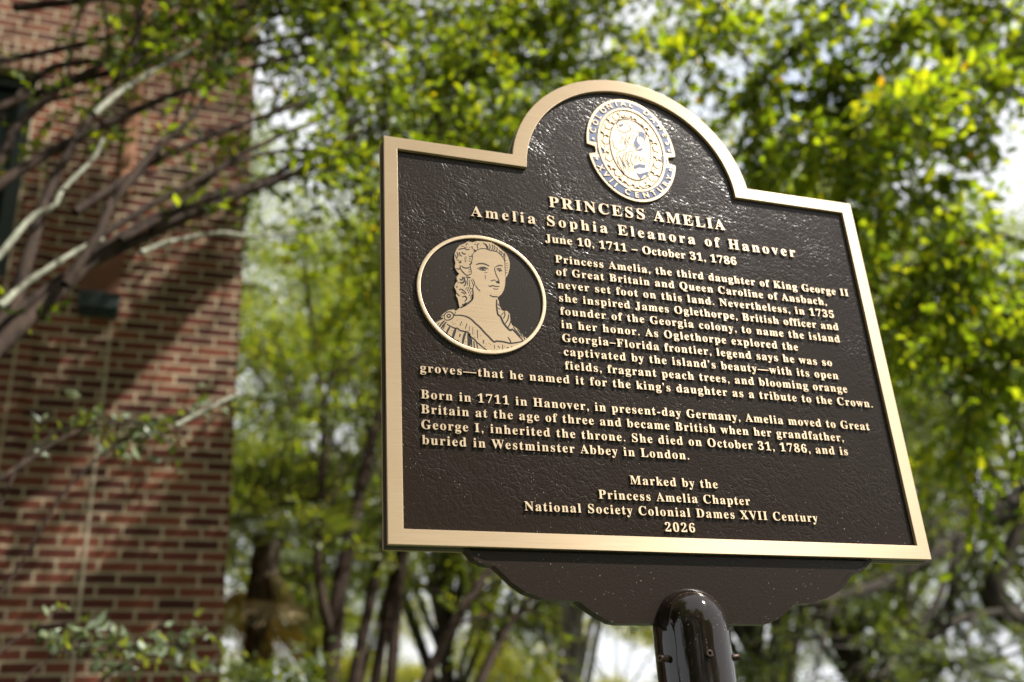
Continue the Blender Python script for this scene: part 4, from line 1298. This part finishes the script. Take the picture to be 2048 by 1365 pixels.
for i, (p, a, b, r0, r1) in enumerate(PALE):
    PB = Limbs()
    PB.limb(px_path(p, a, b), r0, r1, 7, 4, 30 + i, 0.2)
    PB.build('pale_limb', M_BARK_PALE, T)['label'] = 'bare limb, its pale colour part lichen and part painted sunlight'
st, tan = [], []
s1, t1 = pick_on(SUBS, 700, rng, 0.1, 1.0)
s2, t2 = pick_on(PATHS[:10] + PATHS[-7:], 760, rng, 0.5, 1.0)
s3, t3 = pick_on(HSUB, 5200, rng, 0.1, 1.0)
s4, t4 = pick_on(PATHS[:5], 30, rng, 0.1, 0.5)
S = np.vstack([s1, s2, s3, s4])
D = np.vstack([t1, t2, t3, t4]) + rng.normal(size=(len(S), 3)) * 0.6


def light_gaps(B):
    """The crown is thin along three lanes, through which the sun slants on to the wall."""
    sd = np.array(SUN_DIR)
    q = B - sd * ((B[:, 1:2] - WY) / sd[1])
    u = q[:, 0] * sd[2] - q[:, 2] * sd[0]
    hit = (B[:, 1] < WY) & (B[:, 2] > 4.2)
    r = np.random.default_rng(5).random(len(B))
    lane = ((u > -2.52) & (u < -2.0)) | ((u > -3.0) & (u < -2.76) & (r > 0.2)) | ((u > -4.2) & (u < -3.05) & (q[:, 0] > -0.62) & (r > 0.06))
    lane &= (B[:, 2] > 6.3) | (r < 0.35)
    return ~(hit & lane)


keep = (S[:, 0] > 0.15) | (S[:, 2] > 5.9) | ((S[:, 2] > 4.45) & (rng.random(len(S)) < 0.9)) | (rng.random(len(S)) < 0.30)
S, D = S[keep], D[keep]
leafy('twigs', 'crown', S, D, rng.uniform(0.16, 0.42, len(S)), 0.058, M_LEAF_MYRTLE, M_BARK_MYRTLE, T, rng, 0.026, keep=light_gaps)

# --- low sprays of a pale leaved shrub in front of the wall
rng = np.random.default_rng(17)
T = thing('pale_shrub', (-1.35, 2.75, 0), 'pale leaved shrub with thin sprays in front of the brick wall', 'shrub')
LB = Limbs()
SP = []
for i, (p, a, b) in enumerate([([(-90, 1500), (-20, 1330), (60, 1265), (150, 1245), (260, 1262)], 2.6, 2.8), ([(-60, 1500), (20, 1390), (110, 1310), (200, 1290), (270, 1300)], 2.6, 2.75),
                               ([(120, 1520), (170, 1400), (230, 1340), (300, 1300), (380, 1290)], 2.7, 2.9), ([(-90, 1250), (0, 1010), (60, 905), (150, 850), (240, 838)], 2.7, 2.9),
                               ([(-80, 1300), (40, 1130), (150, 960), (300, 850), (420, 835), (470, 815)], 2.7, 3.0), ([(200, 1500), (300, 1420), (400, 1350), (450, 1290)], 2.9, 3.3)]):
    SP.append(LB.limb(px_path(p, a, b), 0.008, 0.003, 6, 4, 90 + i))
    q = SP[-1][0]
    rt = Vector((-1.35 + 0.05 * i, 2.75, 0))
    LB.limb([rt, rt.lerp(q, 0.5) + Vector((0.05, 0, 0.1)), q], 0.012, 0.008, 6, 4, 100 + i)
LB.build('stems', M_BARK_MYRTLE, T)
S, t = pick_on(SP, 85, rng, 0.45, 1.0)
leafy('twigs', 'leaves', S, t + rng.normal(size=S.shape) * 0.5, rng.uniform(0.08, 0.2, len(S)), 0.055, M_LEAF_PALE, M_BARK_MYRTLE, T, rng, 0.028)

# --- crape myrtle on the right whose leafy branches hang into the picture
rng = np.random.default_rng(23)
T = thing('crape_myrtle', (5.3, 2.1, 0), 'yellow green crape myrtle with seed clusters hanging over the marker', 'tree', 'crape myrtles around the marker')
LB = Limbs()
NEAR = [
    ([(2300, 500), (2180, 300), (2050, 200), (1950, 170), (1850, 190), (1760, 240), (1690, 330)], 2.1, 2.3, 0.020, 0.005),
    ([(2350, 800), (2200, 620), (2080, 500), (1980, 470), (1900, 500), (1850, 570), (1820, 680)], 2.2, 2.5, 0.018, 0.005),
    ([(2300, 350), (2150, -120), (1950, -110), (1800, -60), (1660, 40), (1560, 120), (1500, 210)], 2.2, 2.6, 0.022, 0.005),
    ([(2250, 50), (2000, -120), (1750, -140), (1550, -60), (1420, 20), (1340, 90)], 2.4, 2.9, 0.022, 0.005),
    ([(2050, -200), (1750, -250), (1450, -180), (1250, -80), (1130, 10), (1050, 60)], 2.6, 3.2, 0.022, 0.005),
    ([(2200, 1000), (2120, 800), (2060, 720), (1990, 700), (1930, 740)], 2.3, 2.5, 0.014, 0.004),
    ([(1400, 40), (1470, 92), (1530, 162), (1580, 205), (1690, 222), (1760, 280)], 2.9, 2.7, 0.012, 0.004),
    ([(1560, 90), (1620, 118), (1660, 158), (1700, 230), (1740, 330), (1770, 420)], 2.8, 2.5, 0.010, 0.003),
    ([(2250, 300), (2150, 120), (2060, 40), (1960, 10), (1860, 20), (1780, 60)], 2.3, 2.4, 0.014, 0.004),
    ([(2300, 260), (2180, 120), (2100, 60), (2030, 90), (1980, 180), (1960, 300)], 2.2, 2.4, 0.012, 0.004),
    ([(2250, 650), (2150, 560), (2080, 600), (2010, 680), (1970, 800)], 2.3, 2.5, 0.012, 0.004),
    ([(1770, 400), (1808, 435), (1838, 458), (1861, 476), (1879, 502), (1900, 560)], 2.6, 2.5, 0.010, 0.004),
]
NP_ = [LB.limb(px_path(p, a, b), r0, r1, 7, 4, 200 + i) for i, (p, a, b, r0, r1) in enumerate(NEAR)]
for i in range(6):
    q = NP_[i][0]
    rt = Vector((5.3 + 0.15 * math.sin(i * 2.1), 2.1 + 0.15 * math.cos(i * 2.1), 0))
    LB.limb([rt, rt.lerp(q, 0.4) + Vector((0.2, 0, 0.3)), rt.lerp(q, 0.8) + Vector((0.1, 0, 0.2)), q], 0.05, 0.022, 8, 5, 220 + i)
NS = grow_branches(LB, NP_, 130, rng, 0.55, 0.005, -0.05, None, 0.25)
BACK = []
for i in range(9):
    a = Vector((4.6 - 0.2 * i, 2.5 + 0.1 * i, 3.6 + 0.1 * i))
    b = Vector((3.6 - 0.42 * i + 0.5 * (i % 2), 4.0 + 0.35 * (i % 4), 5.0 + 0.35 * (i % 3)))
    BACK.append(LB.limb([a, a.lerp(b, 0.4) + Vector((0, 0, 0.25)), b], 0.018, 0.005, 6, 5, 240 + i))
BS = grow_branches(LB, BACK, 110, rng, 0.9, 0.007, 0.0, None, 0.1)
LB.build('trunk', M_BARK_MYRTLE, T)
s1, t1 = pick_on(NS, 1600, rng, 0.1, 1.0)
s2, t2 = pick_on(NP_, 520, rng, 0.35, 1.0)
s3, t3 = pick_on(BS, 1900, rng, 0.1, 1.0)
S = np.vstack([s1, s2, s3])
D = np.vstack([t1, t2, t3]) + rng.normal(size=(len(S), 3)) * 0.55 + np.array([0, 0, -0.15])
leafy('twigs', 'crown', S, D, rng.uniform(0.14, 0.34, len(S)), 0.068, M_LEAF_NEAR, M_BARK_MYRTLE, T, rng, 0.030, True, 0.002, 0.55, keep=light_gaps)
# seed capsules in loose bunches at branch tips
bs, bt = pick_on(NS, 34, rng, 0.6, 1.0)
for p in bs:
    bm = bmesh.new()
    for k in range(11):
        q = Vector(p) + Vector(rng.normal(size=3)) * 0.028
        bmesh.ops.create_icosphere(bm, subdivisions=1, radius=rng.uniform(0.0035, 0.0055), matrix=Matrix.Translation(q))
    obj_bm('seed_cluster', bm, M_BERRY, T, smooth=True)


# --- trees farther back: trunk, limbs and a clumped crown of small leaves
def back_tree(name, base, height, crown_c, crown_r, n_clump, per, leaf, mat, bark, label, cat='tree', group=None, seed=1, trunk_r=0.16, stems=1, clump_r=0.42, lean=(0, 0), twig=True):
    rng = np.random.default_rng(seed)
    T = thing(name, base, label, cat, group)
    LB = Limbs()
    cc, cr = np.array(crown_c, float), np.array(crown_r, float)
    b0 = Vector(base)
    tops = []
    for s in range(stems):
        a = 2 * math.pi * s / max(stems, 1) + seed
        off = Vector((math.cos(a), math.sin(a), 0)) * (trunk_r * 1.4 if stems > 1 else 0)
        top = Vector(cc) + Vector((math.cos(a) * cr[0] * 0.35 * (stems > 1), math.sin(a) * cr[1] * 0.35 * (stems > 1), -cr[2] * 0.15))
        mid = (b0 + off).lerp(top, 0.5) + Vector((lean[0] + rng.normal() * 0.12, lean[1] + rng.normal() * 0.12, 0))
        tops.append(LB.limb([b0 + off, (b0 + off).lerp(mid, 0.5) + Vector(rng.normal(size=3)) * 0.06, mid, top], trunk_r / math.sqrt(stems), trunk_r * 0.35, 9, 5, seed * 10 + s, 0.1))
    # clump centres: on shells of the crown so that there are gaps between
    u = unit(rng.normal(size=(n_clump, 3)))
    rad = rng.uniform(0.25, 1.0, size=(n_clump, 1)) ** 0.45
    cl = cc + u * rad * cr
    st, tan = pick_on(tops, max(6, n_clump // 3), rng, 0.45, 1.0)
    for i in range(len(st)):
        tgt = Vector(cl[(i * 3) % n_clump])
        p = Vector(st[i])
        LB.limb([p, p.lerp(tgt, 0.5) + Vector(rng.normal(size=3)) * 0.12, tgt], trunk_r * 0.28, 0.012, 5, 3, i)
    LB.build('trunk', bark, T)
    size = rng.uniform(0.5, 1.15, size=(n_clump, 1, 1)) * clump_r * 0.74
    pos = cl[:, None, :] + rng.normal(size=(n_clump, per, 3)) * size * np.array([1.0, 1.0, 0.62])
    pos = pos.reshape(-1, 3)
    ax = rng.normal(size=pos.shape)
    ax[:, 2] -= 0.35
    leaf_mesh('crown', pos, ax, leaf * rng.uniform(0.6, 1.25, size=len(pos)), mat, T, rng, 0.55)
    return T


BG = 'trees growing behind the marker'
# multi-stemmed tree between the wall and the marker
STEMS = [([(655, 1420), (668, 1250), (690, 1120), (725, 960), (760, 800), (770, 650)], 7.2, 7.4, 0.085, 0.03), ([(700, 1420), (722, 1290), (755, 1130), (790, 1000), (850, 800)], 7.4, 7.6, 0.055, 0.03),
         ([(745, 1420), (762, 1290), (790, 1140), (812, 1020), (830, 900)], 7.6, 7.6, 0.050, 0.03), ([(778, 1420), (790, 1250), (806, 1120), (830, 1000), (900, 820)], 7.3, 7.7, 0.050, 0.03),
         ([(672, 1300), (640, 1180), (635, 1060), (650, 900), (640, 760)], 7.2, 7.1, 0.045, 0.02)]
rng = np.random.default_rng(41)
T = thing('crape_myrtle', (1.75, 7.4, 0), 'crape myrtle with several dark upright stems between the wall and the marker', 'tree', 'crape myrtles around the marker')
LB = Limbs()
SPT = []
for i, (p, a, b, r0, r1) in enumerate(STEMS):
    P = px_path(p, a, b)
    SPT.append(LB.limb(P, r0, r1, 9, 4, 300 + i))
    if i < 4:
        rt = Vector((1.75 + 0.08 * (i - 1.5), 7.4 + 0.06 * (i % 2), 0))
        LB.limb([rt, rt.lerp(SPT[-1][0], 0.5) + Vector((0.03 * (i - 2), 0, 0)), SPT[-1][0]], r0 * 1.25, r0, 9, 4, 310 + i)
TOPS = grow_branches(LB, SPT, 46, rng, 1.5, 0.018, 0.25, None, 0.45)
TS = grow_branches(LB, TOPS, 70, rng, 0.8, 0.008, 0.1, None, 0.3)
LB.build('trunk', M_BARK_MYRTLE, T)
s1, t1 = pick_on(TS, 620, rng, 0.1, 1.0)
s2, t2 = pick_on(TOPS, 380, rng, 0.3, 1.0)
S = np.vstack([s1, s2])
leafy('twigs', 'crown', S, np.vstack([t1, t2]) + rng.normal(size=S.shape) * 0.6, rng.uniform(0.2, 0.5, len(S)), 0.056, M_LEAF_MYRTLE, M_BARK_MYRTLE, T, rng, 0.022, False, 0.003)

# leaning slender tree under the marker
rng = np.random.default_rng(43)
T = thing('slender_tree', (1.9, 6.0, 0), 'slender dark tree with leaning forked stems under the marker', 'tree', BG)
LB = Limbs()
P = [LB.limb(px_path([(820, 1450), (850, 1365), (905, 1255), (960, 1165), (1010, 1090), (1080, 980), (1180, 850)], 6.0, 6.6), 0.042, 0.02, 8, 4, 1),
     LB.limb(px_path([(930, 1450), (962, 1365), (1010, 1265), (1060, 1195), (1130, 1100), (1240, 960)], 6.2, 6.9), 0.034, 0.016, 8, 4, 2),
     LB.limb(px_path([(905, 1255), (960, 1235), (1040, 1228), (1120, 1190)], 6.3, 6.8), 0.016, 0.008, 7, 4, 3)]
for i in range(2):
    q = P[i][0]
    rt = Vector((1.85 + 0.12 * i, 6.0, 0))
    LB.limb([rt, rt.lerp(q, 0.6) + Vector((-0.05, 0, 0)), q], 0.055, P[i] and 0.040, 8, 4, 5 + i)
TOPS = grow_branches(LB, P, 40, rng, 1.3, 0.013, 0.2, None, 0.35)
LB.build('trunk', M_BARK_MYRTLE, T)
S, t = pick_on(TOPS, 380, rng, 0.2, 1.0)
leafy('twigs', 'crown', S, t + rng.normal(size=S.shape) * 0.6, rng.uniform(0.2, 0.5, len(S)), 0.056, M_LEAF_MID, M_BARK_MYRTLE, T, rng, 0.022, False, 0.003)

# live oak on the right with heavy arching limbs
rng = np.random.default_rng(47)
T = thing('live_oak', (14.6, 10.4, 0), 'live oak with thick dark arching limbs right of the marker', 'tree', BG)
LB = Limbs()
OAK = [([(2330, 1150), (2200, 1040), (2100, 1005), (2020, 1015), (1950, 1045), (1890, 1085), (1830, 1130), (1740, 1180), (1600, 1210)], 10.4, 9.4, 0.27, 0.05),
       ([(2330, 1320), (2180, 1270), (2060, 1250), (2000, 1225), (1985, 1180), (2010, 1120), (2035, 1060), (2060, 980), (2050, 860)], 10.4, 9.8, 0.20, 0.06),
       ([(2330, 1000), (2230, 850), (2120, 700), (2000, 600), (1880, 560)], 10.4, 10.0, 0.20, 0.05),
       ([(2020, 1015), (1980, 940), (1955, 860), (1900, 790), (1820, 720)], 9.9, 9.6, 0.08, 0.03),
       ([(1950, 1045), (1900, 1140), (1860, 1230), (1780, 1300)], 9.7, 9.3, 0.06, 0.02),
       ([(2000, 1225), (1920, 1240), (1850, 1290), (1790, 1350)], 9.8, 9.4, 0.06, 0.02)]
OP = [LB.limb(px_path(p, a, b), r0, r1, 10, 4, 400 + i, 0.12) for i, (p, a, b, r0, r1) in enumerate(OAK)]
for i in range(3):
    rt = Vector((14.6, 10.4, 0))
    LB.limb([rt, Vector((14.5, 10.4, 1.6)), OP[i][0].lerp(Vector((14.5, 10.4, 2.8)), 0.4), OP[i][0]], 0.5, 0.27, 11, 4, 410 + i)
OB = grow_branches(LB, OP, 90, rng, 2.2, 0.035, 0.15, None, 0.15)
OB2 = grow_branches(LB, OB, 120, rng, 1.1, 0.012, 0.0, None, 0.3)
LB.build('trunk', M_BARK_OAK, T)
S, t = pick_on(OB2, 1500, rng, 0.1, 1.0)
S2, t2 = pick_on(OB, 800, rng, 0.3, 1.0)
S = np.vstack([S, S2])
t = np.vstack([t, t2])
keep = (S[:, 1] > 10.0) | (rng.random(len(S)) < 0.35)
S, t = S[keep], t[keep]
leafy('twigs', 'crown', S, t + rng.normal(size=S.shape) * 0.7, rng.uniform(0.25, 0.6, len(S)), 0.068, M_LEAF_OAK, M_BARK_OAK, T, rng, 0.020, False, 0.004)

# --- palmetto beside the wall
rng = np.random.default_rng(53)
PBASE = at(508, 1365, 8.2)
T = thing('cabbage_palm', (PBASE.x, PBASE.y, 0), 'cabbage palm with a skirt of dry fronds beside the brick wall', 'palm')
LB = Limbs()
PT = at(540, 1075, 8.2)
LB.limb([Vector((PBASE.x - 0.1, PBASE.y, 0)), Vector((PBASE.x - 0.05, PBASE.y, 1.5)), PBASE, PT], 0.135, 0.12, 14, 6, 9, 0.25)
LB.build('trunk', M_BARK_PALM, T)


def fan_frond(rng, hub, d, stalk, blade, V, F, droop):
    """One fan leaf: a stalk and about 26 long split segments."""
    d = d.normalized()
    side = d.cross(Vector((0, 0, 1)))
    if side.length < 0.1:
        side = Vector((1, 0, 0))
    side.normalize()
    up = side.cross(d).normalized()
    e = hub + d * stalk + Vector((0, 0, -droop * stalk))
    o = len(V)
    w_ = 0.012
    V += [hub - side * w_, hub + side * w_, e + side * w_ * 0.6, e - side * w_ * 0.6]
    F.append((o, o + 1, o + 2, o + 3))
    n = 26
    for k in range(n):
        a = (k / (n - 1) - 0.5) * 2 * R_(100)
        q = (d * math.cos(a) + side * math.sin(a) + up * 0.15 * math.cos(a)).normalized()
        L = blade * (0.75 + 0.25 * math.cos(a)) * rng.uniform(0.9, 1.08)
        pw = q.cross(up).normalized() * (0.020 if stalk > 0.5 else 0.011)
        m = e + q * L * 0.55 + Vector((0, 0, -droop * L * 0.15))
        tip = e + q * L + Vector((0, 0, -droop * L * rng.uniform(0.35, 0.6)))
        o = len(V)
        V += [e, m - pw, tip, m + pw]
        F.append((o, o + 1, o + 2, o + 3))


for nm, cnt, mat, e0, e1, dr in (('fronds', 30, M_FROND, -0.35, 0.9, 0.55), ('dry_fronds', 8, M_FROND_DRY, -1.45, -0.75, 0.45)):
    V, F = [], []
    for k in range(cnt):
        a = 2 * math.pi * (k * 0.381966) + rng.normal() * 0.1
        el = rng.uniform(e0, e1)
        d = Vector((math.cos(a) * math.cos(el), math.sin(a) * math.cos(el), math.sin(el)))
        fan_frond(rng, PT + Vector((0, 0, 0.1 if nm == 'fronds' else rng.uniform(-0.45, 0.05))), d, (0.75 if nm == 'fronds' else 0.35) * rng.uniform(0.7, 1.2), 0.75 if nm == 'fronds' else 0.42, V, F, dr)
    mesh_np(nm, np.array([tuple(v) for v in V]), [np.array(F)], mat, T)

# --- dark shrub at the foot of the wall and the wider belt of trees
back_tree('tall_shrub', (0.72, 6.6, 0), 3, (0.72, 6.6, 1.9), (0.52, 0.6, 1.15), 60, 110, 0.07, M_LEAF_OAK, M_BARK_MYRTLE, 'dark green rounded shrub growing beside the brick corner', 'shrub', None, 3, 0.05, 3, 0.16)
specs = [
    # name, base, crown centre, crown radii, clumps, leaves per clump, leaf, leaves, bark, label, trunk radius, stems, clump size, seed
    ('broadleaf_tree', (2.75, 13.5, 0), (1.7, 13.5, 7.3), (2.6, 2.2, 3.3), 90, 446, 0.074, M_LEAF_MID, M_BARK_OAK, 'open crowned green tree behind the palm', 0.20, 1, 0.42, 11),
    ('broadleaf_tree', (4.3, 15.0, 0), (4.3, 15.0, 8.4), (3.0, 2.6, 4.0), 105, 446, 0.074, M_LEAF_MID, M_BARK_OAK, 'tall green tree behind the upright myrtle stems', 0.22, 1, 0.48, 12),
    ('pale_trunk_tree', (5.05, 13.0, 0), (5.3, 13.2, 7.9), (2.6, 2.4, 3.6), 85, 416, 0.074, M_LEAF_OAK, M_BARK_GREY, 'tree with a pale grey trunk showing under the bracket', 0.21, 1, 0.46, 13),
    ('broadleaf_tree', (7.4, 11.6, 0), (7.4, 11.6, 7.0), (2.4, 2.2, 3.8), 120, 446, 0.074, M_LEAF_OAK, M_BARK_OAK, 'dark leaved tree rising behind the post of the marker', 0.20, 1, 0.46, 14),
    ('broadleaf_tree', (10.6, 13.5, 0), (10.6, 13.5, 8.5), (3.2, 2.8, 4.6), 170, 446, 0.081, M_LEAF_MID, M_BARK_OAK, 'large green tree behind the right edge of the marker', 0.24, 1, 0.50, 15),
    ('broadleaf_tree', (19.0, 17.0, 0), (19.0, 17.0, 10.0), (4.2, 3.6, 5.5), 130, 446, 0.095, M_LEAF_MID, M_BARK_OAK, 'large tree standing beyond the limbs of the live oak', 0.30, 1, 0.62, 16),
    ('broadleaf_tree', (0.4, 21.0, 0), (0.4, 21.0, 13.0), (3.4, 3.0, 5.0), 90, 446, 0.095, M_LEAF_MID, M_BARK_OAK, 'far tall tree whose crown shows by the brick corner', 0.28, 1, 0.60, 17),
    ('broadleaf_tree', (7.0, 22.0, 0), (7.0, 22.0, 15.0), (4.6, 4.0, 6.0), 125, 446, 0.095, M_LEAF_MID, M_BARK_OAK, 'far tall tree rising over the left shoulder of the marker', 0.32, 1, 0.66, 18),
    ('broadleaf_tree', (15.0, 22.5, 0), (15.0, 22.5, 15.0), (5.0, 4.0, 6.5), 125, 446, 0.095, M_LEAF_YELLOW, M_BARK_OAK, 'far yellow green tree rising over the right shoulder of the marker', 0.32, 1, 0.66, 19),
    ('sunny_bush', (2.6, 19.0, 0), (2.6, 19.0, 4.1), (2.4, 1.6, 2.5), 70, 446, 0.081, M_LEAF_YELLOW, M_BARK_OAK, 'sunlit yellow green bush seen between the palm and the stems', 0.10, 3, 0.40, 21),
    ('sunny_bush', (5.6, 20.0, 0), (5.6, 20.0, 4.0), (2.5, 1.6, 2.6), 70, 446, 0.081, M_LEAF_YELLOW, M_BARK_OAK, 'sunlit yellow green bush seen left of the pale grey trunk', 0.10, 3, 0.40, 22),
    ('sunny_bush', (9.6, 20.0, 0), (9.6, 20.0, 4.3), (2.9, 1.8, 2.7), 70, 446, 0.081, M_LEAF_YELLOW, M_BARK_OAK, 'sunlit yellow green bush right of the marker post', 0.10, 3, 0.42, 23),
    ('sunny_bush', (15.5, 20.5, 0), (15.5, 20.5, 4.3), (3.7, 1.8, 2.7), 80, 446, 0.081, M_LEAF_MID, M_BARK_OAK, 'green bush low behind the live oak', 0.10, 3, 0.44, 24),
    ('broadleaf_tree', (-6.0, -9.0, 0), (-6.0, -9.0, 7.0), (4.2, 3.4, 5.4), 150, 220, 0.20, M_LEAF_OAK, M_BARK_OAK, 'dark tree across from the marker face, on the wall side', 0.3, 1, 0.9, 31),
    ('broadleaf_tree', (0.5, -13.0, 0), (0.5, -13.0, 7.5), (4.6, 3.4, 6.2), 170, 220, 0.20, M_LEAF_OAK, M_BARK_OAK, 'dark tree straight across from the marker face', 0.3, 1, 0.9, 32),
    ('broadleaf_tree', (8.5, -14.5, 0), (8.5, -14.5, 4.2), (4.2, 2.8, 3.4), 110, 220, 0.20, M_LEAF_OAK, M_BARK_OAK, 'lower tree across from the marker face, on the sunny side', 0.3, 1, 0.8, 33),
    ('broadleaf_tree', (-5.6, -1.0, 0), (-4.9, -1.0, 8.0), (3.8, 4.2, 3.6), 170, 220, 0.18, M_LEAF_OAK, M_BARK_OAK, 'unseen tree added left of the camera to keep sky light off the wall', 0.3, 1, 0.8, 34),  # added out of view, its crown dims the sky light on the wall
]
for (nm, base, cc, cr, nc, per, lf, lm, bk, lab, tr, stn, clr, sd) in specs:
    back_tree(nm, base, 0, cc, cr, nc, per, lf, lm, bk, lab, 'bush' if 'bush' in nm else 'tree', BG, sd, tr, stn, clr)
